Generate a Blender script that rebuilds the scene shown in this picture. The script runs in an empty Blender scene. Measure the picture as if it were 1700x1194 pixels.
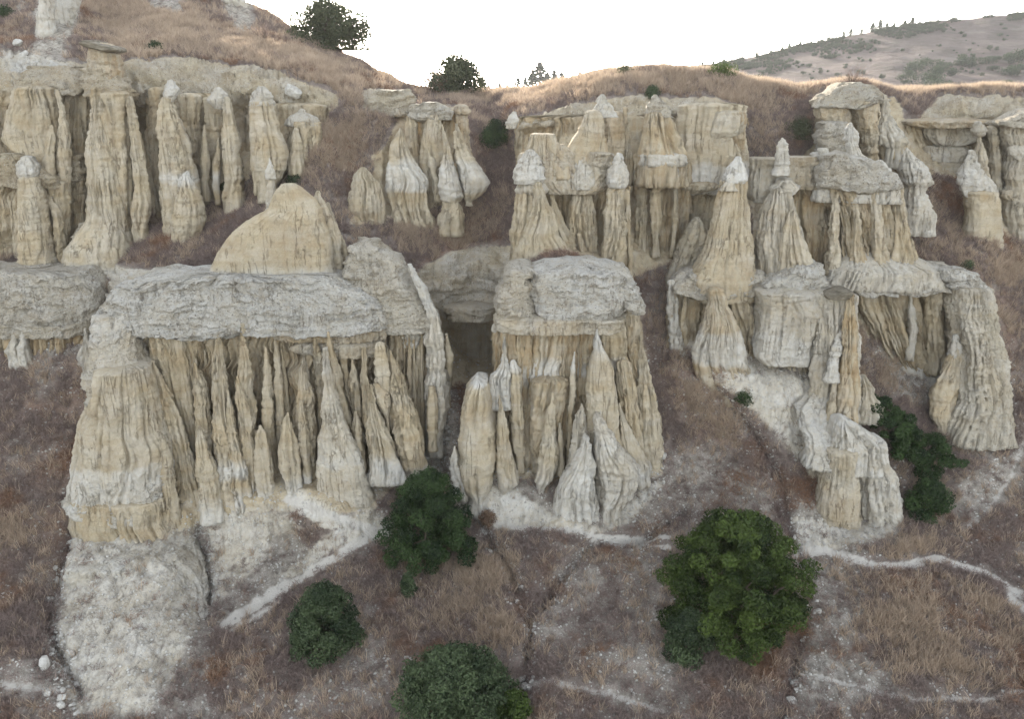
import bpy, math, random
import numpy as np

# ------------------------------------------------------------------ camera, sky, sun, exposure
scene = bpy.context.scene
COL = scene.collection
CAMZ, PITCH, FPX, W0, H0 = 28.0, math.radians(19.0), 1334.0, 1700.0, 1194.0
cam_d = bpy.data.cameras.new('camera')
cam = bpy.data.objects.new('camera', cam_d)
COL.objects.link(cam)
cam.location = (0, 0, CAMZ)
cam.rotation_euler = (math.radians(90) - PITCH, 0, 0)
cam_d.sensor_width = 36.0
cam_d.lens = 36.0 * FPX / W0
cam_d.clip_start, cam_d.clip_end = 0.5, 9000.0
scene.camera = cam

SUN_EL, SUN_AZ = math.radians(13.0), math.radians(-9.0)      # azimuth from +Y (ahead), negative = to the left
world = bpy.data.worlds.new('World')
scene.world = world
world.use_nodes = True
wn, wl = world.node_tree.nodes, world.node_tree.links
wn.clear()
sky = wn.new('ShaderNodeTexSky')
sky.sky_type = 'NISHITA'
sky.sun_disc = False
sky.sun_elevation = SUN_EL
sky.sun_rotation = SUN_AZ
sky.altitude = 600
sky.air_density = 1.0
sky.dust_density = 1.4
sky.ozone_density = 1.0
hs = wn.new('ShaderNodeHueSaturation')
hs.inputs['Saturation'].default_value = 0.30
bg = wn.new('ShaderNodeBackground')
bg.inputs['Strength'].default_value = 0.15
wo = wn.new('ShaderNodeOutputWorld')
wl.new(sky.outputs[0], hs.inputs['Color'])
wl.new(hs.outputs[0], bg.inputs['Color'])
wl.new(bg.outputs[0], wo.inputs['Surface'])

sun_d = bpy.data.lights.new('sun', 'SUN')
sun_d.energy = 3.2
sun_d.angle = math.radians(0.5)
sun_d.color = (1.0, 0.9, 0.76)
sun = bpy.data.objects.new('sun', sun_d)
COL.objects.link(sun)
sun.location = (0, 60, 120)
sun.rotation_euler = (math.radians(-90) + SUN_EL, 0, -SUN_AZ)   # light comes from ahead of the camera, low over the ridge

scene.view_settings.view_transform = 'Standard'
scene.view_settings.look = 'None'
scene.view_settings.gamma = 1.0
scene.view_settings.use_curve_mapping = False
scene.view_settings.exposure = 2.3
scene.render.engine = 'CYCLES'
scene.cycles.use_denoising = True
scene.cycles.max_bounces = 6
scene.cycles.diffuse_bounces = 2
scene.cycles.volume_bounces = 1

# ------------------------------------------------------------------ numbers: noise and projection
RNG = np.random.default_rng(7)
random.seed(7)
_perm = np.random.default_rng(3).permutation(256)
PERM = np.concatenate([_perm, _perm, _perm]).astype(np.int32)
_g = np.random.default_rng(5).normal(size=(256, 3))
GRAD = (_g / np.linalg.norm(_g, axis=1)[:, None] * 1.5).astype(np.float32)


def noise(x, y, z):
    x, y, z = np.broadcast_arrays(np.asarray(x, np.float32), np.asarray(y, np.float32), np.asarray(z, np.float32))
    xi, yi, zi = np.floor(x), np.floor(y), np.floor(z)
    xf, yf, zf = x - xi, y - yi, z - zi
    xi, yi, zi = xi.astype(np.int32) & 255, yi.astype(np.int32) & 255, zi.astype(np.int32) & 255
    u, v, w = (t * t * t * (t * (t * 6 - 15) + 10) for t in (xf, yf, zf))
    def corner(dx, dy, dz):
        h = PERM[PERM[PERM[xi + dx] + yi + dy] + zi + dz]
        g = GRAD[h]
        return g[..., 0] * (xf - dx) + g[..., 1] * (yf - dy) + g[..., 2] * (zf - dz)
    def lerp(a, b, t): return a + t * (b - a)
    return lerp(lerp(lerp(corner(0, 0, 0), corner(1, 0, 0), u), lerp(corner(0, 1, 0), corner(1, 1, 0), u), v),
                lerp(lerp(corner(0, 0, 1), corner(1, 0, 1), u), lerp(corner(0, 1, 1), corner(1, 1, 1), u), v), w)


def fbm(x, y, z, octv=4, gain=0.5):
    s, a, f = 0, 1.0, 1.0
    for k in range(octv):
        s = s + a * noise(x * f + 17.3 * k, y * f + 5.1 * k, z * f + 9.7 * k)
        a *= gain
        f *= 2.03
    return s


def sstep(a, b, x):
    t = np.clip((x - a) / (b - a), 0, 1)
    return t * t * (3 - 2 * t)


SP, CP = math.sin(PITCH), math.cos(PITCH)


def at(px, py, D):
    """the point that lies D metres ahead of the camera along the ground on the sight line of a photo pixel"""
    u = (np.asarray(px, float) - W0 / 2) / FPX
    v = (H0 / 2 - np.asarray(py, float)) / FPX
    den = CP + v * SP
    return u / den * D, np.asarray(D, float) + 0 * u, CAMZ + D * (v * CP - SP) / den


# ------------------------------------------------------------------ linking helpers
def new_mesh(name, verts, faces, mat, smooth=True, cols=None, attrs=None):
    me = bpy.data.meshes.new(name)
    verts = np.asarray(verts, np.float32)
    faces = np.asarray(faces, np.int32)
    k = faces.shape[1]
    me.vertices.add(len(verts))
    me.vertices.foreach_set('co', verts.ravel())
    me.loops.add(faces.size)
    me.loops.foreach_set('vertex_index', faces.ravel())
    me.polygons.add(len(faces))
    me.polygons.foreach_set('loop_start', np.arange(0, faces.size, k, dtype=np.int32))
    me.polygons.foreach_set('use_smooth', np.full(len(faces), smooth, bool))
    if cols is not None:
        a = me.color_attributes.new('tint', 'FLOAT_COLOR', 'POINT')
        a.data.foreach_set('color', np.asarray(cols, np.float32).ravel())
    for n, d in (attrs or {}).items():
        a = me.attributes.new(n, 'FLOAT', 'POINT')
        a.data.foreach_set('value', np.asarray(d, np.float32))
    me.materials.append(mat)
    me.update(calc_edges=True)
    me.validate()
    return me


def link(name, me, parent=None, loc=None):
    o = bpy.data.objects.new(name, me)
    COL.objects.link(o)
    if parent is not None:
        o.parent = parent
    if loc is not None:
        o.location = loc
    return o


def tag(o, label=None, cat=None, group=None, kind=None):
    if label: o['label'] = label
    if cat: o['category'] = cat
    if group: o['group'] = group
    if kind: o['kind'] = kind
    return o


def empty(name, loc, label, cat, group=None, rz=0.0):
    o = bpy.data.objects.new(name, None)
    COL.objects.link(o)
    o.empty_display_size = 0.3
    o.location = loc
    o.rotation_euler = (0, 0, rz)
    return tag(o, label, cat, group)


# ------------------------------------------------------------------ materials
class NT:
    def __init__(self, name):
        self.m = bpy.data.materials.new(name)
        self.m.use_nodes = True
        self.t = self.m.node_tree
        self.t.nodes.clear()
        self.out = self.t.nodes.new('ShaderNodeOutputMaterial')

    def n(self, typ, **kw):
        nd = self.t.nodes.new(typ)
        for k, v in kw.items():
            setattr(nd, k, v)
        return nd

    def set(self, sock, v):
        if isinstance(v, bpy.types.NodeSocket):
            self.t.links.new(v, sock)
        elif isinstance(v, (tuple, list)) and len(v) == 3 and sock.type == 'RGBA':
            sock.default_value = (*v, 1)
        else:
            sock.default_value = v

    def pos(self, sx=1, sy=1, sz=1):
        g = self.n('ShaderNodeNewGeometry')
        m = self.n('ShaderNodeVectorMath', operation='MULTIPLY')
        self.set(m.inputs[0], g.outputs['Position'])
        m.inputs[1].default_value = (sx, sy, sz)
        return m.outputs[0]

    def noise(self, vec, scale=1.0, detail=4.0, rough=0.55, dist=0.0):
        nd = self.n('ShaderNodeTexNoise')
        self.set(nd.inputs['Vector'], vec)
        nd.inputs['Scale'].default_value = scale
        nd.inputs['Detail'].default_value = detail
        nd.inputs['Roughness'].default_value = rough
        nd.inputs['Distortion'].default_value = dist
        return nd.outputs['Fac']

    def voro(self, vec, scale, out='Distance'):
        nd = self.n('ShaderNodeTexVoronoi')
        self.set(nd.inputs['Vector'], vec)
        nd.inputs['Scale'].default_value = scale
        return nd.outputs[out]

    def ramp(self, fac, a, b, lo=0.0, hi=1.0):
        nd = self.n('ShaderNodeMapRange', interpolation_type='SMOOTHSTEP')
        self.set(nd.inputs['Value'], fac)
        self.set(nd.inputs['From Min'], a)
        self.set(nd.inputs['From Max'], b)
        self.set(nd.inputs['To Min'], lo)
        self.set(nd.inputs['To Max'], hi)
        return nd.outputs[0]

    def math(self, op, a, b=0.0, clamp=False):
        nd = self.n('ShaderNodeMath', operation=op, use_clamp=clamp)
        self.set(nd.inputs[0], a)
        self.set(nd.inputs[1], b)
        return nd.outputs[0]

    def mix(self, fac, a, b, blend='MIX'):
        nd = self.n('ShaderNodeMix', data_type='RGBA', blend_type=blend)
        self.set(nd.inputs[0], fac)
        self.set(nd.inputs[6], a)
        self.set(nd.inputs[7], b)
        return nd.outputs[2]

    def attr(self, name):
        nd = self.n('ShaderNodeAttribute', attribute_name=name)
        return nd

    def sep(self, col):
        nd = self.n('ShaderNodeSeparateColor')
        self.set(nd.inputs[0], col)
        return nd.outputs

    def bump(self, h, strength, dist=0.1, normal=None):
        nd = self.n('ShaderNodeBump')
        self.set(nd.inputs['Height'], h)
        nd.inputs['Strength'].default_value = strength
        nd.inputs['Distance'].default_value = dist
        if normal is not None:
            self.set(nd.inputs['Normal'], normal)
        return nd.outputs[0]

    def diffuse(self, col, rough=0.95, normal=None, spec=0.15):
        p = self.n('ShaderNodeBsdfPrincipled')
        self.set(p.inputs['Base Color'], col)
        p.inputs['Roughness'].default_value = rough
        p.inputs['Specular IOR Level'].default_value = spec
        if normal is not None:
            self.set(p.inputs['Normal'], normal)
        self.t.links.new(p.outputs[0], self.out.inputs[0])
        return p


def rock_look(t):
    """sandstone and tuff: tint = (white marl, ochre, grey crust, crumbly conglomerate); gives colour and relief"""
    a = t.attr('tint')
    W, O, G = t.sep(a.outputs['Color'])[:3]
    C = a.outputs['Alpha']
    p = t.pos()
    n1 = t.noise(p, 0.8, 6, 0.6)
    n2 = t.noise(p, 3.2, 5, 0.6)
    fine = t.noise(p, 14.0, 4, 0.65)
    streak = t.noise(t.pos(3.4, 3.4, 0.22), 1.0, 5, 0.6)
    band = t.noise(t.pos(0.12, 0.12, 2.2), 1.0, 5, 0.62, 0.3)
    col = t.mix(t.ramp(n1, 0.35, 0.66), (0.425, 0.345, 0.225), (0.545, 0.470, 0.335))
    col = t.mix(t.ramp(band, 0.42, 0.62, 0, 0.40), col, (0.56, 0.50, 0.38))
    och = t.math('MULTIPLY', O, t.ramp(t.math('ADD', streak, t.math('MULTIPLY', n2, 0.35)), 0.5, 0.78))
    col = t.mix(och, col, (0.40, 0.265, 0.125))
    col = t.mix(t.ramp(streak, 0.56, 0.70, 0, 0.35), col, (0.275, 0.215, 0.145))
    gf = t.math('MULTIPLY', G, t.ramp(n2, 0.3, 0.62, 0.35, 1.0), True)
    col = t.mix(gf, col, (0.235, 0.222, 0.190))
    wn = t.math('ADD', t.math('MULTIPLY', n2, 0.55), t.math('MULTIPLY', fine, 0.45))
    wf = t.math('MULTIPLY', t.math('MULTIPLY', W, 1.25), t.ramp(wn, 0.30, 0.60, 0.35, 1.0), True)
    col = t.mix(wf, col, (0.620, 0.602, 0.555))
    # broken bed: pebbles, pits and earthy patches
    vor = t.voro(p, 7.0)
    vorb = t.voro(p, 15.0)
    vc = t.sep(t.voro(p, 7.0, 'Color'))[0]
    peb = t.math('MULTIPLY', C, t.ramp(vor, 0.12, 0.36, 1, 0))
    patch = t.noise(p, 1.3, 6, 0.72)
    col = t.mix(t.math('MULTIPLY', C, t.ramp(patch, 0.50, 0.66, 0, 0.45)), col, (0.36, 0.295, 0.21))
    col = t.mix(t.math('MULTIPLY', peb, t.ramp(vc, 0.62, 0.78, 0, 0.75)), col, (0.60, 0.585, 0.54))
    col = t.mix(t.math('MULTIPLY', peb, t.ramp(vc, 0.42, 0.22, 0, 0.8)), col, (0.16, 0.13, 0.095))
    grit = t.math('MULTIPLY', C, t.ramp(t.noise(p, 7.5, 6, 0.75), 0.55, 0.66, 0, 0.42))
    col = t.mix(grit, col, (0.22, 0.18, 0.13))
    # hairline rain cracks and holes in the soft beds, crevice shade painted into the colour
    ln = t.noise(t.pos(2.6, 2.6, 0.16), 1.0, 3, 0.5)
    lin = t.ramp(t.math('ABSOLUTE', t.math('SUBTRACT', ln, 0.5)), 0.004, 0.022, 1, 0)
    lin = t.math('MULTIPLY', lin, t.ramp(t.noise(t.pos(0.9, 0.9, 0.5), 1.0, 3), 0.46, 0.58))
    col = t.mix(t.math('MULTIPLY', lin, 0.40), col, (0.17, 0.13, 0.085))
    hl = t.noise(t.pos(1.1, 1.1, 5.0), 1.0, 4, 0.6, 0.4)
    hlin = t.ramp(t.math('ABSOLUTE', t.math('SUBTRACT', hl, 0.5)), 0.002, 0.016, 1, 0)
    hlin = t.math('MULTIPLY', hlin, t.ramp(n1, 0.5, 0.62))
    col = t.mix(t.math('MULTIPLY', hlin, 0.10), col, (0.20, 0.16, 0.11))
    pit = t.math('MULTIPLY', t.ramp(t.voro(p, 2.3), 0.03, 0.085, 1, 0), t.ramp(t.sep(t.voro(p, 2.3, 'Color'))[1], 0.72, 0.76))
    col = t.mix(t.math('MULTIPLY', pit, 0.75), col, (0.13, 0.095, 0.06))
    col = t.mix(t.ramp(fine, 0.32, 0.70, 0.0, 0.35), col, t.mix(0.6, col, (0.2, 0.16, 0.11)))
    h = t.math('ADD', t.math('MULTIPLY', fine, 0.8), t.math('MULTIPLY', n2, 0.9))
    h = t.math('ADD', h, t.math('MULTIPLY', streak, 1.0))
    h = t.math('SUBTRACT', h, t.math('MULTIPLY', t.math('ADD', lin, t.math('MULTIPLY', hlin, 0.2)), 1.0))
    hc = t.math('MULTIPLY', C, t.math('SUBTRACT', t.noise(p, 9.0, 5, 0.75), t.math('ADD', t.math('MULTIPLY', vor, 0.7), t.math('MULTIPLY', vorb, 0.4))))
    h = t.math('ADD', h, t.math('MULTIPLY', hc, 1.3))
    return col, h


def make_rock():
    t = NT('layered_tuff_rock')
    col, h = rock_look(t)
    t.diffuse(col, 0.95, t.bump(h, 0.95, 0.14), 0.1)
    return t.m


def make_soil():
    """ground: veg = plant litter, path = trodden pale dust, crag = bare conglomerate, warm = red-brown litter"""
    t = NT('dry_hillside_soil')
    p = t.pos()
    veg, path, crag, warm = (t.attr(k).outputs['Fac'] for k in ('veg', 'path', 'crag', 'warm'))
    n1 = t.noise(p, 0.45, 6, 0.62)
    n2 = t.noise(p, 2.4, 6, 0.66)
    fine = t.noise(p, 11.0, 5, 0.7)
    soil = t.mix(t.ramp(n2, 0.35, 0.65), (0.225, 0.200, 0.168), (0.370, 0.342, 0.300))
    soil = t.mix(t.ramp(fine, 0.48, 0.66, 0, 0.6), soil, (0.17, 0.14, 0.11))
    litter = t.mix(t.ramp(n2, 0.34, 0.64), (0.122, 0.098, 0.086), (0.220, 0.180, 0.155))
    litter = t.mix(t.math('MULTIPLY', warm, t.ramp(n1, 0.35, 0.6)), litter, (0.190, 0.125, 0.092))
    litter = t.mix(t.ramp(fine, 0.5, 0.7, 0, 0.55), litter, (0.39, 0.33, 0.27))
    m = t.math('ADD', veg, t.math('ADD', t.math('MULTIPLY', t.math('SUBTRACT', n1, 0.5), 0.9), t.math('MULTIPLY', t.math('SUBTRACT', n2, 0.5), 1.0)))
    m = t.ramp(t.math('ADD', m, t.math('MULTIPLY', t.math('SUBTRACT', fine, 0.5), 1.5)), 0.30, 0.66)
    col = t.mix(m, soil, litter)
    vor = t.voro(p, 6.0)
    vc = t.sep(t.voro(p, 6.0, 'Color'))[0]
    rock, rh = rock_look(t)
    cm = t.ramp(t.math('ADD', crag, t.math('MULTIPLY', t.math('SUBTRACT', n2, 0.5), 0.6)), 0.35, 0.65)
    col = t.mix(cm, col, rock)
    pm = t.ramp(t.math('ADD', path, t.math('MULTIPLY', t.math('SUBTRACT', n2, 0.5), 0.55)), 0.3, 0.75)
    col = t.mix(pm, col, t.mix(fine, (0.47, 0.44, 0.39), (0.56, 0.53, 0.48)))
    chip = t.math('MULTIPLY', t.ramp(vor, 0.05, 0.22, 1, 0), t.ramp(vc, 0.80, 0.86))
    col = t.mix(t.math('MULTIPLY', chip, 0.7), col, (0.56, 0.54, 0.50))
    h = t.math('ADD', t.math('MULTIPLY', n2, 1.4), t.math('ADD', t.math('MULTIPLY', fine, 0.8), t.math('MULTIPLY', chip, 0.3)))
    hm = t.n('ShaderNodeMix', data_type='FLOAT')
    t.set(hm.inputs[0], cm); t.set(hm.inputs[2], h); t.set(hm.inputs[3], rh)
    h = hm.outputs[0]
    t.diffuse(col, 0.97, t.bump(h, 0.7, 0.15), 0.08)
    return t.m


def make_tint(name, dark, light, trans=0.0, rough=0.8, nscale=2.0, other=None):
    """colour run between two tones, chosen by the tint attribute of each leaf, blade or twig"""
    t = NT(name)
    a = t.attr('tint')
    v = t.sep(a.outputs['Color'])[0]
    f = t.math('ADD', v, t.math('MULTIPLY', t.math('SUBTRACT', t.noise(t.pos(), nscale, 3), 0.5), 0.5), True)
    col = t.mix(f, dark, light)
    if other:
        col = t.mix(t.ramp(t.noise(t.pos(), 0.22, 4, 0.6), 0.51, 0.64), col, t.mix(f, other[0], other[1]))
    p = t.diffuse(col, rough, None, 0.2)
    if trans > 0:
        tr = t.n('ShaderNodeBsdfTranslucent')
        t.set(tr.inputs['Color'], col)
        mx = t.n('ShaderNodeMixShader')
        mx.inputs[0].default_value = trans
        t.t.links.new(p.outputs[0], mx.inputs[1])
        t.t.links.new(tr.outputs[0], mx.inputs[2])
        t.t.links.new(mx.outputs[0], t.out.inputs[0])
    return t.m


def make_plain(name, c1, c2, scale=3.0, bump=0.4, rough=0.9, stretch=(1, 1, 1)):
    t = NT(name)
    n = t.noise(t.pos(*stretch), scale, 6, 0.65)
    f = t.noise(t.pos(), scale * 6, 4, 0.65)
    col = t.mix(t.ramp(n, 0.34, 0.66), c1, c2)
    t.diffuse(col, rough, t.bump(t.math('ADD', n, t.math('MULTIPLY', f, 0.5)), bump, 0.1), 0.12)
    return t.m


M_ROCK = make_rock()
M_SOIL = make_soil()
M_OAK = make_tint('evergreen_oak_leaves', (0.009, 0.020, 0.008), (0.058, 0.098, 0.030), 0.2, 0.55)
M_PINEGREEN = make_tint('yellow_green_leaves', (0.010, 0.022, 0.005), (0.080, 0.118, 0.024), 0.2, 0.55)
M_BLUEGREEN = make_tint('grey_green_leaves', (0.014, 0.027, 0.013), (0.092, 0.125, 0.058), 0.2, 0.6)
M_OLIVE = make_tint('dusty_olive_leaves', (0.045, 0.055, 0.028), (0.145, 0.155, 0.085), 0.25, 0.7)
M_DRYLEAF = make_tint('withered_leaves', (0.10, 0.060, 0.042), (0.27, 0.19, 0.13), 0.2, 0.8)
M_STRAW = make_tint('dry_grass_blades', (0.215, 0.160, 0.122), (0.520, 0.410, 0.305), 0.3, 0.8, 0.7)
M_BRUSH = make_tint('dead_brush_twigs', (0.085, 0.064, 0.058), (0.330, 0.252, 0.218), 0.0, 0.9, 0.9, ((0.105, 0.060, 0.042), (0.360, 0.215, 0.135)))
M_BARK = make_plain('grey_brown_bark', (0.07, 0.055, 0.042), (0.16, 0.13, 0.10), 4.0, 0.8, 0.9, (3, 3, 0.6))
M_STONE = make_plain('pale_limestone', (0.34, 0.32, 0.285), (0.52, 0.505, 0.465), 3.0, 0.5)
M_SLATE = make_plain('dark_cap_stone', (0.105, 0.092, 0.070), (0.215, 0.19, 0.145), 2.2, 0.7, 0.9, (1, 1, 3))

# ------------------------------------------------------------------ the hillside
# surveyed points: pixel column, then pairs of (pixel row, metres ahead)
SURVEY = []
def row(y, txt):
    for tok in txt.split():
        x, d = tok.split(':')
        SURVEY.append((float(x), float(y), float(d)))
row(1500, '-500:22 300:22 850:22 1400:22 2200:22')
row(1194, '-500:30 0:30.5 200:30.5 500:29.5 850:29.5 1200:29.5 1500:29.5 2200:29.5')
row(1100, '-300:33 0:33 60:33.3 130:33.4 210:33.0 290:33.6 350:33.6 420:33 700:32.5 1000:32.5 1300:32.5 1700:32 2100:32')
row(1050, '60:35.3 90:35.4 150:34.9 210:34.7 290:35.2 345:35.9')
row(950, '70:39.2 100:39.2 150:38.8 210:38.7 290:39.2 340:40.2 370:40.4')
row(1000, '-300:36 0:36.5 70:37.5 95:37.6 150:36.9 210:36.6 280:37.1 335:38.2 365:38.4 600:36.3 850:36 1150:36 1400:36 1700:36.2 2100:36')
row(900, '-300:40 0:40 85:40.8 120:40.9 220:41.2 300:41.6 345:42.6 480:42 640:41 850:40.6 1100:40.5 1320:40 1450:40.3 1600:40.6 1700:40.5 2100:40.5')
row(850, '60:42.5 320:43.2 400:42.4 470:41.7 540:41.0 600:41.4 640:42.2 760:43.2 850:42.5 955:41.3 1010:41.7 1050:42.3 1200:42.6 1330:41.8 1430:43.4 1530:43 1700:42.5')
row(810, '330:43.9 400:43.3 470:42.9 530:42.6 600:43.3 680:43.8 760:43.6 830:43.4 900:43.4 1080:43.3')
row(780, '-300:44 0:44 110:44.3 250:46 400:45.2 520:45.2 700:45.0 745:45.3 900:45.0 1110:44.5 1200:44.6 1320:43.8 1420:45 1510:45 1600:45 1700:45 2100:45')
row(700, '0:47 120:47 300:48.3 600:48.8 720:47.7 760:48 900:48 1110:46.7 1200:46.3 1300:45.5 1400:46 1480:46.8 1560:48.3 1700:47.5')
row(640, '760:52 800:53.5')
row(620, '1150:47.7 1200:47.2 1260:47.3 1330:47.4')
row(600, '-300:50 0:50 120:49.8 300:49 600:50 735:52 790:56.6 900:48.6 1080:49.2 1150:48.3 1250:48.4 1330:48.8 1430:49.7 1520:52 1600:50.6 1700:51 2100:51')
row(545, '750:57 800:57.2')
row(522, '760:54.6 810:54.8')
row(500, '-300:54 0:54 150:53 400:50 650:51 710:53.4 760:54.3 820:54.6 950:49.5 1080:51.6 1150:51.5 1250:52 1400:52.6 1500:54 1600:52.4 1700:54 2100:54')
row(452, '930:47.6 880:48.4 980:48.2')
row(438, '930:48.7 880:49.4 985:49.3')
row(422, '930:49.6')
row(395, '1590:56.9 1630:56.1 1665:57.4')
row(245, '480:60.3 520:58.7')
row(440, '-300:57 0:56 150:54.8 280:53 400:51.5 600:51.5 700:54 760:54.8 820:55.2 850:51.5 1015:51 1070:54 1150:53.8 1300:53.3 1450:53.9 1560:54.5 1700:56.5')
row(380, '0:61 120:61 260:58 350:56 450:53.8 580:54.8 650:56.2 740:57 830:58 950:56 1100:57.3 1200:57 1300:56.6 1450:56.6 1530:57 1600:58.5 1700:61 2100:61')
row(320, '-300:62.5 0:62.5 230:64.5 400:59.5 480:57.5 560:57.2 650:59 740:59.5 820:60.5 950:57 1100:58.8 1250:57.8 1400:58 1530:59.2 1620:61 1700:63.5')
row(250, '0:64 230:67 400:63.5 480:61.5 560:59.8 620:60 700:62 790:62.5 840:63.5 950:59.5 1100:60.3 1250:59.8 1320:58.8 1400:60.5 1500:62 1620:65 1700:66 2100:66')
row(200, '-300:65.5 0:65.5 230:68 400:65.6 500:64.3 580:62 680:63.3 780:65.5 840:67 950:62 1100:62.3 1250:61.2 1330:60.2 1400:62 1500:63.8 1700:67')
row(175, '850:66 1000:60.8 1100:61.2 1200:61.4 1250:62.5 1330:62.2 1500:65.6 1620:65.4 1700:65.6')
row(150, '1000:62.6 1100:63.4 1200:63.6')
row(195, '860:60.2 900:59.6 1000:60.0 1100:60.6 1200:60.6 1520:64.6 1620:64 1700:63.6')
row(222, '900:61.6 1000:61.6 1100:62.2 1200:61.6 1540:65.4 1620:66 1700:65.4')
row(150, '-300:62.4 0:61.6 100:60.8 230:61.8 400:62.2 520:63.2 600:65 650:69')
row(170, '-300:62.8 0:62.4 230:62.6 400:62.9 520:63.4')
row(120, '-300:63.4 0:62.6 100:61.6 230:62.4 400:63.6 520:65.5')
row(100, '-300:65 0:64.4 100:63.6 230:63.2 400:65.6 500:69.5 600:76')
row(50, '-300:78 0:77 200:77 400:80')
row(-50, '-300:90 0:90 200:92')
RIM = np.array([(-600, -260), (-100, -200), (300, -90), (380, -15), (420, 8), (470, 40), (560, 85), (630, 120), (690, 150), (720, 155), (800, 157),
                (880, 154), (930, 142), (1000, 126), (1050, 119), (1100, 118), (1200, 124), (1240, 136), (1330, 151), (1380, 143), (1420, 139),
                (1460, 148), (1490, 156), (1560, 155), (1620, 151), (1700, 151), (2300, 152)], float)
SURVEY += [(-500, -200, 100), (380, -15, 92), (420, 8, 90), (470, 40, 87), (560, 85, 84), (630, 120, 82), (690, 150, 80), (800, 157, 82), (880, 155, 78),
           (1000, 126, 67), (1100, 118, 67), (1200, 124, 66.5), (1330, 151, 66), (1420, 139, 63.5), (1500, 156, 69), (1700, 151, 71), (2200, 152, 75)]
SURVEY = np.array(SURVEY)


def _ker(dx, dy):
    return np.sqrt(dx * dx + dy * dy + 25.0 ** 2)


_n = len(SURVEY)
_A = np.zeros((_n + 3, _n + 3))
_A[:_n, :_n] = _ker(SURVEY[:, None, 0] - SURVEY[None, :, 0], SURVEY[:, None, 1] - SURVEY[None, :, 1])
_A[:_n, :_n] -= np.eye(_n) * 3.0
_P = np.c_[np.ones(_n), SURVEY[:, 0] / 1000, SURVEY[:, 1] / 1000]
_A[:_n, _n:] = _P
_A[_n:, :_n] = _P.T
_W = np.linalg.solve(_A, np.r_[np.log(SURVEY[:, 2]), 0, 0, 0])


def terrain_D(px, py):
    px, py = np.asarray(px, float), np.asarray(py, float)
    s = _W[_n] + _W[_n + 1] * px / 1000 + _W[_n + 2] * py / 1000
    for i in range(_n):
        s = s + _W[i] * _ker(px - SURVEY[i, 0], py - SURVEY[i, 1])
    return np.exp(s)


def ground(px, py):
    x, y, z = at(px, py, terrain_D(px, py))
    return float(x), float(y), float(z)


def seg_dist(px, py, pts):
    d = np.full(px.shape, 1e9)
    for (x0, y0), (x1, y1) in zip(pts[:-1], pts[1:]):
        vx, vy = x1 - x0, y1 - y0
        t = np.clip(((px - x0) * vx + (py - y0) * vy) / (vx * vx + vy * vy + 1e-9), 0, 1)
        d = np.minimum(d, np.hypot(px - x0 - t * vx, py - y0 - t * vy))
    return d


def inside(px, py, pts):
    c = np.zeros(px.shape, bool)
    for (x0, y0), (x1, y1) in zip(pts, pts[1:] + pts[:1]):
        k = ((y0 > py) != (y1 > py)) & (px < (x1 - x0) * (py - y0) / ((y1 - y0) or 1e-9) + x0)
        c ^= k
    return c


def region(px, py, pts, soft):
    """1 inside the outline, 0 outside, soft across the edge"""
    d = seg_dist(px, py, pts + pts[:1])
    s = np.where(inside(px, py, pts), d, -d)
    return sstep(-soft, soft, s)


def pt(txt):
    return [tuple(float(v) for v in t.split(',')) for t in txt.split()]


# where plants are thin, where rock shows, where people walk (outlines surveyed on the slope)
BARE = [  # outline, plant cover, softness
    ('120,860 330,860 420,840 480,800 560,850 640,850 640,890 560,930 420,1010 350,1050 330,1194 120,1194 70,1060 100,960', 0.26, 22),
    ('330,860 430,850 470,900 440,960 350,960', 0.36, 16),
    ('320,1000 410,1000 350,1070 330,1130 370,1194 180,1194 250,1100', 0.34, 18),
    ('540,1120 700,1080 720,1110 600,1194 480,1194', 0.5, 24),
    ('480,830 540,855 590,885 590,905 540,925 500,900', 0.95, 10),
    ('740,790 860,800 1000,850 1090,780 1140,800 1090,860 980,890 800,880 760,850', 0.2, 16),
    ('1090,760 1180,740 1290,840 1310,900 1120,900 1060,850', 0.40, 22),
    ('820,880 940,885 985,905 930,980 880,1000 840,930', 0.62, 12),
    ('900,990 960,920 1100,900 1100,1100 960,1110 890,1060', 0.46, 26),
    ('990,1060 1120,1080 1180,1194 1000,1194', 0.42, 26),
    ('1310,830 1490,850 1490,890 1400,930 1330,910', 0.2, 16),
    ('1330,920 1420,940 1440,980 1400,1100 1330,1110', 0.34, 22),
    ('1330,1100 1440,1090 1480,1130 1420,1194 1310,1194', 0.22, 22),
    ('1560,500 1650,560 1680,680 1640,760 1600,740 1560,700 1600,600', 0.2, 18),
    ('1440,480 1500,560 1560,640 1560,700 1480,640 1440,560', 0.35, 16),
    ('1500,560 1590,560 1590,660 1540,690 1500,640', 0.2, 16),
    ('1060,440 1110,430 1120,520 1080,520', 0.6, 16),
    ('1190,580 1330,600 1400,660 1420,720 1340,760 1270,680', 0.2, 18),
    ('1590,800 1660,760 1700,740 1700,800 1640,860 1590,870', 0.3, 16),
    ('720,640 760,640 770,720 740,800 690,800 700,720', 0.42, 10),
    ('0,80 60,80 110,95 160,110 130,150 0,150', 0.18, 16),
    ('55,-40 140,-40 130,40 110,90 55,90', 0.1, 10),
    ('0,-30 60,-30 40,30 0,30', 0.35, 12),
    ('355,-40 415,-20 425,55 395,60 370,20', 0.12, 8),
    ('230,-40 310,-40 300,28 250,22', 0.15, 10),
    ('80,440 360,440 300,470 170,470', 0.3, 12),
    ('690,400 850,410 850,520 720,520 700,470', 0.1, 14),
    ('560,385 600,400 640,440 600,470 560,440', 0.3, 12),
    ('0,560 160,575 165,600 60,590 0,580', 0.2, 10),
    ('0,1120 110,1080 120,1194 0,1150', 0.35, 20),
    ('560,1090 640,1060 640,1120 560,1150', 0.42, 20),
]
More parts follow.
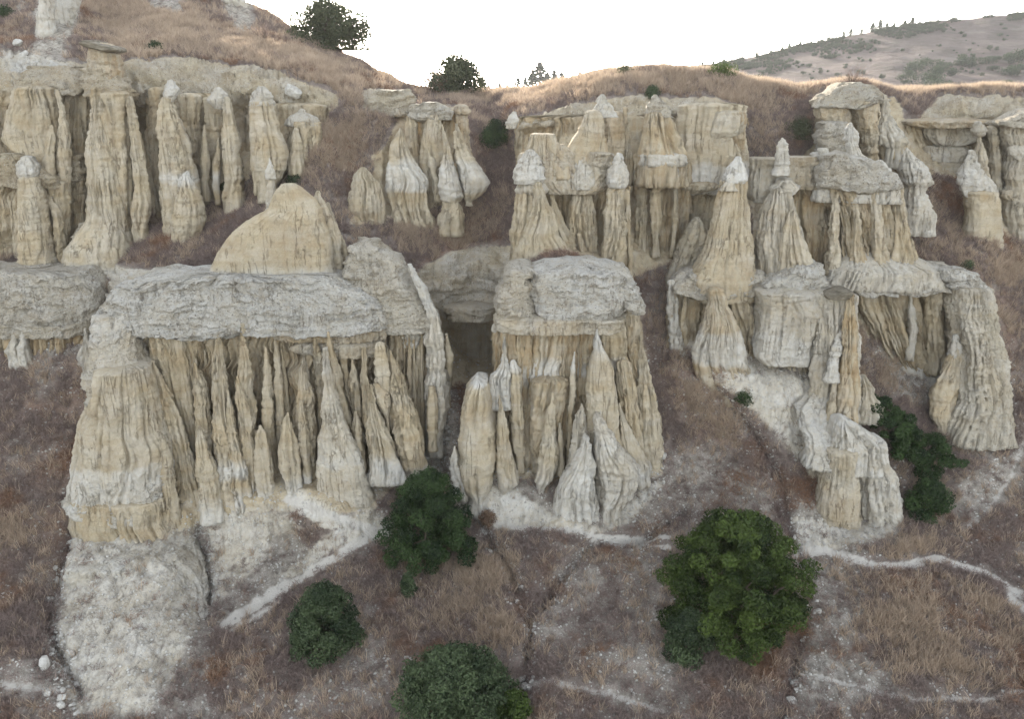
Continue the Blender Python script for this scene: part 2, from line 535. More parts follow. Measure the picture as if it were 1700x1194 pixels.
CRAG = [
    ('0,100 60,105 160,110 260,100 420,120 560,160 540,200 480,230 380,330 240,380 120,440 0,440', 1.0, 10),
    ('690,395 850,410 850,640 735,640 700,470', 1.0, 12),
    ('850,196 900,187 960,174 1060,156 1230,165 1240,330 1240,470 1100,440 1050,460 860,440', 1.0, 10),
    ('560,395 690,430 720,540 560,540', 1.0, 12),
    ('1250,230 1345,240 1350,160 1480,165 1700,165 1700,400 1640,380 1560,330 1500,320 1500,420 1560,470 1580,580 1440,560 1380,480 1250,470', 1.0, 8),
    ('-600,440 170,450 170,570 -600,575', 1.0, 8),
    ('180,460 560,450 640,520 720,720 620,850 420,850 300,880 120,900 170,560', 1.0, 10),
    ('830,440 1050,440 1090,700 1100,790 780,800 800,640', 1.0, 10),
    ('610,175 760,180 800,280 720,370 580,370 640,240', 1.0, 8),
    ('1110,470 1380,480 1400,640 1300,600 1150,580 1110,540', 1.0, 10),
    ('-600,150 20,120 20,430 -600,430', 1.0, 10),
]
MARL = [
    ('110,865 330,870 345,960 340,1030 300,1110 260,1194 120,1194 80,1080 95,980', 0.55, 18), ('330,850 430,835 480,850 520,880 460,900 440,950 370,1000 340,1010', 0.55, 20), ('600,840 640,850 640,890 560,915 480,960 440,960 520,900', 0.6, 12),
    ('470,800 560,850 590,880 540,880 490,850', 0.8, 10), ('740,800 860,810 920,850 1000,870 1090,790 1110,800 1050,870 980,890 800,875', 0.68, 14), ('1120,560 1260,600 1400,640 1420,720 1400,770 1320,770 1250,690 1180,630', 0.6, 16),
    ('1310,850 1490,870 1480,895 1400,915 1330,915', 0.62, 14), ('1570,500 1650,560 1680,680 1640,750 1600,720 1570,700 1600,600', 0.6, 16), ('1450,520 1500,560 1590,580 1560,660 1500,620', 0.7, 12),
    ('0,80 60,85 100,100 140,120 60,130 0,110', 0.7, 10), ('55,-40 140,-40 130,40 110,95 50,95', 0.45, 8), ('355,-40 415,-20 425,55 395,60 370,20', 0.45, 8), ('230,-40 310,-40 300,28 250,22', 0.4, 8),
    ('110,440 260,440 350,450 300,465 120,460', 0.6, 8), ('640,640 740,700 740,790 690,790 700,720', 0.5, 10), ('700,640 760,640 765,700 745,790 720,760', 0.45, 10)]
CAPZ = ['-600,90 0,95 130,100 260,95 430,110 560,155 560,178 430,168 250,172 160,166 60,156 -600,158', '850,196 900,187 960,174 1060,156 1240,172 1240,204 1060,200 940,208 850,212', '1490,160 1560,160 1700,160 2300,160 2300,206 1640,206 1500,208',
        '690,395 850,410 850,525 735,530 700,470', '560,395 690,430 720,540 560,540', '-600,440 170,450 170,560 -600,560', '180,440 560,450 600,500 560,540 180,540', '600,145 690,155 690,182 600,182']
WARM = [('-200,580 160,590 130,800 100,1000 -200,1050', 0.9, 60), ('1060,520 1110,560 1230,700 1220,780 1120,700', 0.9, 30), ('1500,330 1700,420 1700,640 1640,560 1540,430', 0.8, 30),
        ('640,370 760,350 840,350 830,410 700,450', 1, 25), ('640,930 760,960 860,1000 860,1080 680,1060', 0.7, 40), ('520,1080 640,1090 640,1150 520,1150', 0.8, 30),
        ('1100,1080 1330,1060 1320,1130 1120,1150', 0.9, 25), ('780,240 850,250 840,340 800,340', 0.9, 15)]
PATHS = [  # centre line, half width in photo pixels, strength
    ('640,880 590,903 540,935 480,965 420,1005 370,1040', 6, 1), ('640,880 700,850 760,850 850,872 960,882 1010,890 1110,893', 3.5, .9),
    ('1010,890 1060,905 1110,910', 3, .8), ('1325,910 1380,915 1420,930 1455,940 1490,940 1520,935 1550,930 1590,938 1640,950 1700,985', 4.5, 1),
    ('870,1130 930,1140 1010,1155 1100,1180', 5, .6), ('1340,1120 1430,1140 1520,1160 1620,1162 1700,1150', 3.5, .7),
    ('1700,730 1680,790 1640,850 1600,880', 4, .55), ('0,1140 60,1145 100,1150', 6, .6), ('1680,990 1700,1010', 8, .8),
    ('460,1000 430,1020 380,1050', 4, .7), ('1000,890 960,920 930,960', 5, .45), ('480,830 560,860 620,880', 6, .9)]
GULLIES = ['800,875 840,940 875,1000 880,1060 870,1130 880,1194', '1140,850 1060,900 985,900 930,960 900,1000', '1290,840 1325,900 1340,960 1330,1040 1320,1110 1300,1194',
           '1110,560 1180,640 1250,720 1300,800 1315,880', '110,880 90,960 78,1030 95,1080 130,1150', '745,640 730,720 735,790 770,850 800,875', '330,880 350,960 340,1010']


def ground_fields(px, py):
    veg = np.full(px.shape, 0.68)
    crag = np.zeros(px.shape)
    warm = np.zeros(px.shape)
    path = np.zeros(px.shape)
    for o, v, s in BARE:
        w = region(px, py, pt(o), s)
        veg = veg * (1 - w) + v * w
    for o, v, s in CRAG:
        crag = np.maximum(crag, v * region(px, py, pt(o), s))
    for o, v, s in WARM:
        warm = np.maximum(warm, v * region(px, py, pt(o), s))
    wob = 3.0 * noise(px * 0.05, py * 0.05, 2.2) + 3.4 * noise(px * 0.17, py * 0.17, 5.2)
    for o, w, s in PATHS:
        path = np.maximum(path, s * (1 - sstep(w * 0.2, w * 2.6, seg_dist(px, py, pt(o)) + wob)))
    return veg, crag, warm, path


# brush-covered ledges inside the rocky zones
LEDGE_BRUSH = ['858,452 880,434 905,420 925,416 950,424 975,438 1008,452', '190,440 300,360 420,310 470,300 520,240 560,190 620,180 660,200 640,240 560,290 480,320 440,370 360,440 290,460', '640,370 740,340 830,340 835,400 740,420 690,450 660,430',
               '780,190 850,190 860,340 800,340', '1240,160 1345,170 1350,240 1310,290 1240,300', '1490,160 1560,160 1520,200 1500,195', '1520,290 1600,300 1640,390 1560,380',
               '880,150 1000,130 1050,140 960,160', '1100,120 1230,130 1240,180 1180,160', '560,395 640,400 680,450 620,470', '240,345 300,380 280,440 220,430', '1330,400 1370,410 1385,460 1350,450', '-40,395 40,400 40,440 -40,440']

gx = np.concatenate([np.arange(-600, -30, 14), np.arange(-30, 1731, 3.0), np.arange(1740, 2300, 14)])
tt = np.concatenate([np.linspace(0, 0.86, 330), np.linspace(0.864, 1, 40)])
PXg, Tg = np.meshgrid(gx, tt)
rim = np.interp(PXg, RIM[:, 0], RIM[:, 1]) + 3.0 * noise(PXg * 0.02, 3.3, 1.7) + 1.6 * noise(PXg * 0.09, 8.3, 1.7)
PYg = 1500 - (1500 - rim) * Tg
Dg = terrain_D(PXg, PYg)
X, Y, Z = at(PXg, PYg, Dg)
# over the rim the plateau runs on, away from the camera
bx, by, bz = X[-1], Y[-1], Z[-1]
back = np.array([0.5, 1.2, 2.2, 3.6, 5.5, 8, 12, 17, 24, 34, 48, 70, 110])
leftw = 1 - sstep(620, 760, gx)
for k, b in enumerate(back):
    drop = leftw * 0.12 * b ** 1.35 + (1 - leftw) * 0.0016 * b ** 2.0 - (1 - leftw) * 0.02 * np.minimum(b, 6)
    X = np.vstack([X, bx * (1 + b / 90)])
    Y = np.vstack([Y, by + b])
    Z = np.vstack([Z, bz - drop])
    PXg = np.vstack([PXg, gx])
    PYg = np.vstack([PYg, rim[-1] - 0.2 * (k + 1)])
V = np.stack([X, Y, Z], -1)
du = np.gradient(V, axis=1)
dv = np.gradient(V, axis=0)
N = np.cross(du, dv)
N /= np.linalg.norm(N, axis=-1, keepdims=True) + 1e-9
N *= np.sign(N[..., 2:3] - N[..., 1:2] + 1e-6)
VEG, CRAGF, WARMF, PATHF = ground_fields(PXg, PYg)
BR = np.zeros(PXg.shape)
for o in LEDGE_BRUSH:
    BR = np.maximum(BR, region(PXg, PYg, pt(o), 9))
CRAGF = CRAGF * (1 - BR)
VEG = np.maximum(VEG, BR * 0.9)
# bare rock shows on the steepest ground wherever nothing else was surveyed
steep = sstep(0.62, 0.35, N[..., 2])
MW = np.zeros(PXg.shape)
for o, v, s in MARL:
    MW = np.maximum(MW, v * region(PXg, PYg, pt(o), s))
CRAGF = np.maximum(CRAGF, np.maximum(0.7 * steep * (PYg < 640), MW) * (1 - BR))
CZ = np.zeros(PXg.shape)
for o in CAPZ:
    CZ = np.maximum(CZ, region(PXg, PYg, pt(o), 5))
CZ *= 1 - BR
CRAGF = np.maximum(CRAGF, CZ)
gul = np.full(PXg.shape, 1e9)
for o in GULLIES:
    gul = np.minimum(gul, seg_dist(PXg, PYg, pt(o)) + 4 * noise(PXg * 0.05, PYg * 0.05, 4.4))
rel = 0.32 * fbm(X * 0.3, Y * 0.3, Z * 0.3, 3) + 0.13 * fbm(X * 1.4, Y * 1.4, Z * 1.4, 3) * (1 - 0.6 * PATHF)
wall_ = CRAGF * steep * (1 - CZ) * (1 - MW)
rel += CRAGF * (1 - 0.65 * MW) * (0.26 * fbm(X * 0.5, Y * 0.5, Z * 1.2, 4) + 0.14 * fbm(X * 2.0, Y * 2.0, Z * 2.6, 3))
rel += CZ * (0.16 * np.tanh(3 * fbm(X * 0.2, Y * 0.2, Z * 3.4 + 0.8 * noise(X * 0.3, Y * 0.3, 1.0), 2)) + 0.16 * fbm(X * 3.2, Y * 3.2, Z * 3.6, 2, 0.7))
sx_ = X + 0.35 * noise(X * 0.6, Y * 0.6, Z * 0.4)
fl1, fl2 = noise(sx_ * 1.3, 4.4, Z * 0.1), noise(sx_ * 3.0, 9.4, Z * 0.14)
rel += wall_ * (0.45 * (np.abs(noise(sx_ * 0.7, 2.2, Z * 0.08)) ** 0.6 - 0.45) - 0.42 * np.exp(-(fl1 / 0.09) ** 2) - 0.22 * np.exp(-(fl2 / 0.13) ** 2))
rill = noise(X * 1.5 + 0.6 * noise(X * 0.4, Y * 0.4, 2.0), Y * 0.22, Z * 0.22)
rill2 = noise(X * 2.8 + 1.0 * noise(X * 0.5, Y * 0.5, 2.0), Y * 0.3, Z * 0.3)
rel -= (0.10 * np.exp(-(rill / 0.10) ** 2) + 0.06 * np.exp(-(rill2 / 0.13) ** 2)) * np.maximum(sstep(0.55, 0.2, VEG), MW) * (1 - PATHF)
rel += MW * (0.05 * np.tanh(3 * fbm(X * 0.25, Y * 0.25, Z * 2.2, 2)) + 0.07 * fbm(X * 1.5, Y * 1.5, Z * 1.5, 3))
rel -= MW * (0.20 * np.exp(-(noise(X * 0.9 + 0.5 * noise(X * 0.5, Y * 0.5, 6.0), Y * 0.12, Z * 0.1) / 0.09) ** 2) + 0.09 * np.exp(-(rill2 / 0.12) ** 2))
bx_, bz_ = np.floor(X * 0.9 + 0.5 * noise(X * 0.4, Z * 0.4, 1.0)), np.floor(Z * 2.6 + 0.8 * noise(X * 0.25, Y * 0.25, 3.0))
rel += CZ * 0.30 * noise(bx_ * 0.73 + 0.31, bz_ * 0.67 + 0.17, 0.5)
rel -= 0.55 * np.exp(-np.clip(gul, 0, 60) ** 2 / 5.0 ** 2) + 0.35 * np.exp(-np.clip(gul, 0, 60) ** 2 / 16.0 ** 2)
rel -= 0.10 * PATHF
rel[-len(back):] *= 0.5
V = V + N * rel[..., None]
nr, nc = PXg.shape
ii = (np.arange(nr - 1)[:, None] * nc + np.arange(nc - 1)[None, :]).ravel()
faces = np.stack([ii, ii + 1, ii + nc + 1, ii + nc], 1)
nW = 0.3 * fbm(X * 0.5, Y * 0.5, Z * 0.9, 3)
TI = np.stack([np.clip(np.maximum(MW, CZ * np.where(PYg < 215, 0.16, 0.34)) + nW * (0.4 + CRAGF), 0, 1), np.clip(0.30 * (1 - MW) - 0.1 * CZ + nW, 0, 1), np.clip(0.16 + 0.12 * CZ + 0.3 * nW, 0, 1), np.clip(0.14 + CZ + 0.12 * MW, 0, 1)], -1)
me = new_mesh('hillside', V.reshape(-1, 3), faces, M_SOIL, True, TI.reshape(-1, 4),
              {'veg': VEG.ravel(), 'path': PATHF.ravel(), 'crag': CRAGF.ravel(), 'warm': WARMF.ravel()})
hillside = tag(link('hillside', me), kind='structure')
TV, TN = V, N                                                    # kept for standing things on the ground


def on_ground(px, py):
    """height and place of the built slope under a surveyed pixel"""
    c = int(np.clip(np.searchsorted(gx, px), 0, nc - 1))
    r = int(np.argmin(np.abs(PYg[:, c] - py)))
    return TV[r, c].astype(float), TN[r, c].astype(float)

# ------------------------------------------------------------------ low plain beneath everything, out to the horizon
pl = [(-6000, -800, -14), (6000, -800, -14), (6000, 7000, -14), (-6000, 7000, -14)]
tag(link('valley_plain', new_mesh('valley_plain', pl, [(0, 1, 2, 3)], make_plain('far_dry_plain', (0.24, 0.19, 0.14), (0.33, 0.27, 0.2), 0.01, 0.1))), kind='structure')

# ------------------------------------------------------------------ the far hill on the right
M_HILL = NT('far_hillside')
_p = M_HILL.pos()
_n1 = M_HILL.noise(_p, 0.018, 7, 0.62)
_n2 = M_HILL.noise(_p, 0.11, 6, 0.68)
_st = M_HILL.noise(M_HILL.pos(0.03, 0.03, 0.10), 1.0, 5, 0.6)
_c = M_HILL.mix(M_HILL.ramp(_n1, 0.38, 0.64), (0.090, 0.072, 0.064), (0.160, 0.128, 0.112))
_c = M_HILL.mix(M_HILL.ramp(_n2, 0.46, 0.64, 0, 0.75), _c, (0.085, 0.075, 0.060))
_c = M_HILL.mix(M_HILL.ramp(_st, 0.55, 0.68, 0, 0.45), _c, (0.20, 0.172, 0.152))
M_HILL.diffuse(_c, 0.97, M_HILL.bump(M_HILL.math('ADD', _n2, _st), 0.9, 3.0), 0.05)
CREST = np.array([(500, 190), (760, 165), (820, 150), (900, 145), (1000, 138), (1100, 122), (1180, 106), (1250, 94), (1340, 73), (1420, 56), (1500, 42), (1560, 35), (1640, 27), (1700, 22), (1900, 5), (2300, -25)], float)
hx = np.arange(500, 2301, 6.0)
ht = np.linspace(0, 1, 90)
HX, HT = np.meshgrid(hx, ht)
crest = np.interp(HX, CREST[:, 0], CREST[:, 1]) + 2.0 * noise(HX * 0.03, 1.1, 6.6) + 1.2 * noise(HX * 0.11, 1.1, 2.6)
HY = 230 - (230 - crest) * HT
HD = 230 + 210 * HT ** 1.25
hX, hY, hZ = at(HX, HY, HD)
b = 8.0 * fbm(hX * 0.02, hY * 0.02, hZ * 0.02, 4) * np.sin(np.pi * np.clip(HT, 0, 1))
gully = 4.0 * np.abs(noise(hX * 0.035 + 3, hY * 0.01, 7.7)) * np.sin(np.pi * HT)
hY = hY + b + gully
HB = [(hX, hY, hZ)]
for k in (10, 30, 80, 200):
    hX = np.vstack([hX, hX[-1] * 1.02]); hY = np.vstack([hY, hY[-1] + k]); hZ = np.vstack([hZ, hZ[-1] - k * 0.22])
hv = np.stack([hX, hY, hZ], -1)
hr, hc = hX.shape
ii = (np.arange(hr - 1)[:, None] * hc + np.arange(hc - 1)[None, :]).ravel()
tag(link('far_hill', new_mesh('far_hill', hv.reshape(-1, 3), np.stack([ii, ii + 1, ii + hc + 1, ii + hc], 1), M_HILL.m)), kind='structure')


def on_hill(px, py):
    c = int(np.clip(round((px - 500) / 6.0), 0, hc - 1))
    r = int(np.argmin(np.abs(HY[:, c] - py)))
    return hv[r, c].astype(float)

# ------------------------------------------------------------------ carved rock
# style: n = squareness of the plan, fl = depth of rain flutes (m), ff = flutes per metre, pl = pillar bulge, st = ledge relief, ro = roughness,
#        W/O/G/C = white marl, ochre, grey crust, crumbly conglomerate
STY = {
    'c': dict(n=2.2, fl=.17, ff=1.3, pl=.08, st=.035, ro=.11, W=.14, O=.14, G=.05, C=.09),  # smooth cone
    'f': dict(n=2.5, fl=.32, ff=2.1, pl=.16, st=.03, ro=.11, W=.08, O=.22, G=.06, C=.08),   # fluted column
    'w': dict(n=4.0, fl=.42, ff=1.9, pl=.34, st=.05, ro=.12, W=.04, O=.40, G=.12, C=.10),   # fluted wall
    'k': dict(n=4.6, fl=.10, ff=.5, pl=.07, st=.16, ro=.10, W=.84, O=.10, G=.06, C=.95),    # crumbling cap bed
    'g': dict(n=2.8, fl=.22, ff=1.7, pl=.14, st=.08, ro=.13, W=.64, O=.08, G=.12, C=.24),   # pale marl with rills
    'h': dict(n=2.4, fl=.10, ff=1.0, pl=.12, st=.10, ro=.16, W=.76, O=.02, G=.12, C=.40),   # white cap of a hoodoo
    's': dict(n=3.0, fl=.02, ff=.5, pl=.05, st=.16, ro=.12, W=.0, O=.1, G=1.0, C=.3),       # dark slab
    'y': dict(n=3.4, fl=.16, ff=1.4, pl=.16, st=.14, ro=.14, W=.18, O=.40, G=.07, C=.45),   # yellow ledge bed
}
SPACING = 2.1
_seed = [0]


def carve(spec):
    """one closed rock body from its surveyed outline: rows of (pixel row, left, right) at a distance, with its own depth"""
    head, body = spec.split(';')
    tok = head.split()
    name = tok[0]
    o = dict(b=None, ratio=1.15, n=None, e=26.0, T=0.0, B=0.0, Wb=[], dome=None, q=1.0, mat=0)
    sty = dict(STY['c'])
    D0 = D1 = 45.0
    for t in tok[1:]:
        k, v = t[0], t[1:]
        if k == 'D':
            a = [float(q) for q in v.split('>')]
            D0, D1 = a[0], a[-1]
        elif k == 's':
            sty = dict(STY[v])
            o['mat'] = int(v == 's')
        elif k == 'b': o['b'] = float(v)
        elif k == 'r': o['ratio'] = float(v)
        elif k == 'n': sty['n'] = float(v)
        elif k == 'e': o['e'] = float(v)
        elif k == 'T': o['T'] = float(v)
        elif k == 'B': o['B'] = float(v)
        elif k == 'd': o['dome'] = float(v)
        elif k == 'w': sty['W'] = float(v)
        elif k == 'o': sty['O'] = float(v)
        elif k == 'g': sty['G'] = float(v)
        elif k == 'C': sty['C'] = float(v)
        elif k == 'f': sty['fl'] = float(v)
        elif k == 'p': sty['pl'] = float(v)
        elif k == 't': sty['st'] = float(v)
        elif k == 'R': sty['ro'] = float(v)
        elif k == 'q': o['q'] = float(v)
        elif k == 'F': sty['ff'] = float(v)
        elif k == 'W':
            o['Wb'].append(tuple(float(q) for q in v.split('-')))
    a = np.array([float(q) for q in body.replace(',', ' ').split()]).reshape(-1, 3)
    _seed[0] += 1
    sd = _seed[0] * 7.31
    y0, y1 = a[0, 0], a[-1, 0]
    nrow = max(6, int((y1 - y0) / SPACING) + 1)
    ys = np.linspace(y0, y1, nrow)
    L = np.interp(ys, a[:, 0], a[:, 1])
    R = np.interp(ys, a[:, 0], a[:, 2])
    if nrow > 9:                                                 # round off the corners of the survey a little
        ker = np.array([1, 2, 3, 2, 1.0]); ker /= ker.sum()
        pad = lambda q: np.convolve(np.r_[2 * q[0] - q[2:0:-1], q, 2 * q[-1] - q[-2:-4:-1]], ker, 'valid')
        L, R = pad(L), pad(R)
        R = np.maximum(R, L + 1.5)
    jw = np.minimum(1.0, (R - L) / 14.0)
    L = L + jw * (1.5 * noise(ys * 0.16, sd, 0.3) + 0.9 * noise(ys * 0.42, sd, 3.3))
    R = R + jw * (1.5 * noise(ys * 0.16, sd, 6.3) + 0.9 * noise(ys * 0.42, sd, 9.3))
    Ds = np.interp(ys, [y0, y1], [D0, D1])
    xl, yy, zz = at(L, ys, Ds)
    xr, _, _ = at(R, ys, Ds)
    cx, ha = (xl + xr) / 2, np.maximum((xr - xl) / 2, 0.03)
    if o['e'] > 7 and len(ys) > 9:                               # the foot spreads into its skirt
        ha = ha * (1 + 0.07 * sstep(0.78, 1.0, (ys - y0) / (y1 - y0)))
    amax = float(np.percentile(ha, 85))
    if o['b'] is None:
        hb = ha * o['ratio']
    else:
        hb = o['b'] * np.minimum(1.0, ha / (0.55 * amax)) ** (0.2 if sty['C'] > 0.9 else 0.6)
    pys = ys.copy()
    mpx = float(np.mean(Ds)) / FPX
    # rounded top
    dome = o['dome'] if o['dome'] is not None else min(0.30 * (R[0] - L[0]), 3.0 if sty['C'] > 0.9 else 6.0)
    if R[0] - L[0] > 3:
        ph = np.linspace(0.06, 0.93, max(3, int(dome / SPACING) + 3))
        cs = np.sqrt(1 - (1 - ph) ** 2)
        cx = np.r_[np.full(len(ph), cx[0]), cx]; zt = zz[0] + dome * mpx * (1 - ph)
        yy = np.r_[np.full(len(ph), yy[0]), yy]; zz = np.r_[zt, zz]
        ha, hb = np.r_[ha[0] * cs, ha], np.r_[hb[0] * cs, hb]
        pys = np.r_[ys[0] - dome * (1 - ph), pys]
    if o['e'] > 0:                                               # foot stands below the ground
        ke = max(2, int(o['e'] / 4))
        ex = np.linspace(o['e'] / ke, o['e'], ke)
        zz = np.r_[zz, zz[-1] - ex * mpx * 1.2]
        cx, yy = np.r_[cx, np.full(ke, cx[-1])], np.r_[yy, np.full(ke, yy[-1])]
        grow = np.linspace(1.0, 1.10, ke)
        ha, hb = np.r_[ha, ha[-1] * grow], np.r_[hb, hb[-1] * grow]
        pys = np.r_[pys, y1 + ex]
    else:
        ph = np.array([0.9, 0.7, 0.4, 0.08])
        zz = np.r_[zz, zz[-1] - mpx * 2.0 * (1 - ph)]
        cx, yy = np.r_[cx, np.full(4, cx[-1])], np.r_[yy, np.full(4, yy[-1])]
        ha, hb = np.r_[ha, ha[-1] * ph], np.r_[hb, hb[-1] * ph]
        pys = np.r_[pys, y1 + 2 * (1 - ph)]
    wpx = np.percentile(ha, 90) / mpx * 2
    nf = int(np.clip(wpx * 1.35 / SPACING, 9, 330))
    nb = max(5, int(nf * 0.16))
    # plan outline: finer on the open side
    n = sty['n']
    tf = np.linspace(0, np.pi, 4 * nf)
    ca, sa = np.cos(tf), np.sin(tf)
    aw, bw = amax, float(np.percentile(hb, 70))
    ex_, ey_ = np.sign(ca) * np.abs(ca) ** (2 / n), np.abs(sa) ** (2 / n)
    sl = np.r_[0, np.cumsum(np.hypot(np.diff(ex_) * aw, np.diff(ey_) * bw))]
    thf = np.interp(np.linspace(0, sl[-1], nf, endpoint=False), sl, tf)
    thb = np.interp(np.linspace(0, sl[-1], nb, endpoint=False), sl, tf)
    ux = np.r_[np.sign(np.cos(thf)) * np.abs(np.cos(thf)) ** (2 / n), -np.sign(np.cos(thb)) * np.abs(np.cos(thb)) ** (2 / n)]
    uy = np.r_[-np.abs(np.sin(thf)) ** (2 / n), np.abs(np.sin(thb)) ** (2 / n)]
    S = np.r_[np.linspace(0, sl[-1], nf, endpoint=False), sl[-1] + np.linspace(0, sl[-1], nb, endpoint=False)]
    X = cx[:, None] + ha[:, None] * ux[None]
    Yv = yy[:, None] + hb[:, None] * uy[None]
    Zv = zz[:, None] + 0 * ux[None]
    nx, ny = ux[None] / np.maximum(ha[:, None], .05), uy[None] / np.maximum(hb[:, None], .05)
    nl = np.hypot(nx, ny) + 1e-9
    nx, ny = nx / nl, ny / nl
    Sg = S[None] + 0 * X + 0.25 * noise(X * 0.8 + sd, Yv * 0.8, Zv * 0.5)
    lim = np.minimum(ha, hb * 1.3)[:, None]
    # rain flutes, each fading in and out down the face
    f = sty['ff']
    zz_ = Zv + 0.5 * noise(X * 0.35 + sd, Yv * 0.35, Zv * 0.2)
    nz1 = noise(Sg * f, Zv * 0.10 + sd, sd)
    nz2 = noise(Sg * f * 2.3, Zv * 0.16, sd + 31)
    nz3 = noise(Sg * f * 4.6, Zv * 0.30, sd + 51)
    mod = sstep(-0.45, 0.35, noise(Sg * f * 0.6, Zv * 0.32, sd + 11))
    mod2 = sstep(-0.2, 0.4, noise(Sg * f * 0.9, Zv * 0.5, sd + 17))
    d = -sty['fl'] * (1.25 * np.exp(-(nz1 / 0.085) ** 2) * (0.3 + mod) + 0.7 * np.exp(-(nz2 / 0.13) ** 2) * mod + 0.30 * np.exp(-(nz3 / 0.2) ** 2) * mod2)
    d += sty['pl'] * (np.abs(noise(Sg * f * 0.55, Zv * 0.07, sd + 5)) ** 0.6 - 0.45)
    # broken edges and flat faces left by falls
    d += o['q'] * (0.16 * np.minimum(lim, 1.2)) * (0.35 - np.abs(noise(Sg * 0.55 + sd, Zv * 0.22, sd + 23)) * 1.5)
    # bedding ledges that come and go
    bed = fbm(X * 0.16, Yv * 0.16, zz_ * (4.2 if sty['C'] > 0.9 else 1.9), 3, 0.6)
    here = 0.25 + 0.75 * sstep(-0.25, 0.3, noise(X * 0.45 + sd, Yv * 0.45, Zv * 0.6))
    d += sty['st'] * np.tanh(bed * 3.0) * 0.7 * here
    # cracks along the bedding and across it
    ck = noise(X * 0.5, Yv * 0.5, zz_ * 1.25 + sd)
    d -= (0.03 + 0.30 * sty['st']) * np.exp(-(ck / 0.035) ** 2) * here
    # joints: blocks that stand proud of each other along the beds
    bu = np.floor(Sg * 0.95 + 0.5 * noise(X * 0.5, Yv * 0.5, Zv * 0.5 + sd))
    bv = np.floor(Zv * (2.8 if sty['C'] > 0.9 else 1.3) + 0.8 * noise(X * 0.3, Yv * 0.3, sd))
    d += (0.02 + 0.34 * sty['C'] * min(1.0, float(np.max(lim)))) * o['q'] * noise(bu * 0.73 + 0.31, bv * 0.67 + 0.17, sd)
    # wear
    d += sty['ro'] * (fbm(X * 0.8 + sd, Yv * 0.8, Zv * 0.8, 3) * 0.9 + 0.5 * fbm(X * 4.6, Yv * 4.6, Zv * 5.5, 2, 0.7) * (0.3 + sty['C']))
    d += (0.015 + 0.07 * sty['C']) * noise(X * 13, Yv * 13, Zv * 14)
    d = np.clip(d, -0.45 * lim, 0.45 * lim + 0.05)
    X, Yv = X + nx * d, Yv + ny * d
    if sty['C'] > 0.5:
        Zv = Zv + np.minimum(1.0, lim) * (0.30 * noise(X * 0.42, Yv * 0.3, sd) + 0.16 * fbm(X * 1.4, Yv * 1.4, Zv * 0.3 + sd, 3))
    # colour of the beds
    pyg = pys[:, None] + 0 * X
    wob = 7 * fbm(X * 0.7, Yv * 0.7, Zv * 0.7, 3)
    Wc = np.full(X.shape, sty['W'])
    for u, v in o['Wb']:
        Wc = np.maximum(Wc, 0.72 * sstep(u - 9, u + 9, pyg + wob * 1.4) * (1 - sstep(v - 6, v + 6, pyg + wob)))
    if o['T']:
        Wc = np.maximum(Wc, 0.9 * (1 - sstep(o['T'] * .5, o['T'] * 1.3, pyg - y0 + wob)))
    if o['B']:
        Wc = np.maximum(Wc, 0.78 * (1 - sstep(-o['B'] * .2, o['B'] * 1.5, y1 - pyg + wob * 1.6)))
    Wc = np.clip(Wc + 0.25 * fbm(X * 0.6 + sd, Yv * 0.6, Zv * 0.9, 3), 0, 1)
    Oc = np.clip(sty['O'] * (1 - Wc * 0.7) + 0.25 * noise(X * 0.4, Yv * 0.4, Zv * 0.8 + sd), 0, 1)
    Gc = np.clip(sty['G'] + 0.2 * fbm(X * 0.5, Yv * 0.5, Zv * 0.5 + sd, 2), 0, 1)
    Cc = np.full(X.shape, sty['C'])
    cols = np.stack([Wc, Oc, Gc, Cc], -1)
    X = X + (0.05 * ha * noise(zz * 0.8 + sd, sd, 0.5))[:, None]
    m, k = X.shape
    V = np.concatenate([np.stack([X, Yv, Zv], -1).reshape(-1, 3), [[X[0].mean(), Yv[0].mean(), Zv[0].mean() + 0.01], [X[-1].mean(), Yv[-1].mean(), Zv[-1].mean()]]])
    cols = np.concatenate([cols.reshape(-1, 4), cols[0, :1], cols[-1, :1]])
    r = np.arange(m - 1)[:, None] * k
    c = np.arange(k)[None]
    c2 = (c + 1) % k
    q = np.stack([r + c, r + k + c, r + k + c2, r + c2], -1).reshape(-1, 4)   # seen from outside
    t1 = np.stack([np.full(k, m * k), np.arange(k), (np.arange(k) + 1) % k], 1)
    t2 = np.stack([np.full(k, m * k + 1), (np.arange(k) + 1) % k + (m - 1) * k, np.arange(k) + (m - 1) * k], 1)
    tri = np.concatenate([q[:, [0, 1, 2]], q[:, [0, 2, 3]], t1, t2])[:, ::-1]
    return name, V, tri, cols, M_SLATE if o['mat'] else M_ROCK


def formation(name, label, cat, lines, group=None):
    """a rock thing: one Empty at its foot, one mesh for every body it is carved into"""
    parts = [carve(l) for l in lines.strip().splitlines() if l.strip() and not l.strip().startswith('#')]
    allv = np.concatenate([p[1] for p in parts])
    base = ((allv[:, 0].min() + allv[:, 0].max()) / 2, (allv[:, 1].min() + allv[:, 1].max()) / 2, allv[:, 2].min())
    e = empty(name, base, label, cat, group)
    for nm, V, F, cols, mt in parts:
        link(nm, new_mesh(nm, V - np.array(base), F, mt, True, cols), e)
    return e


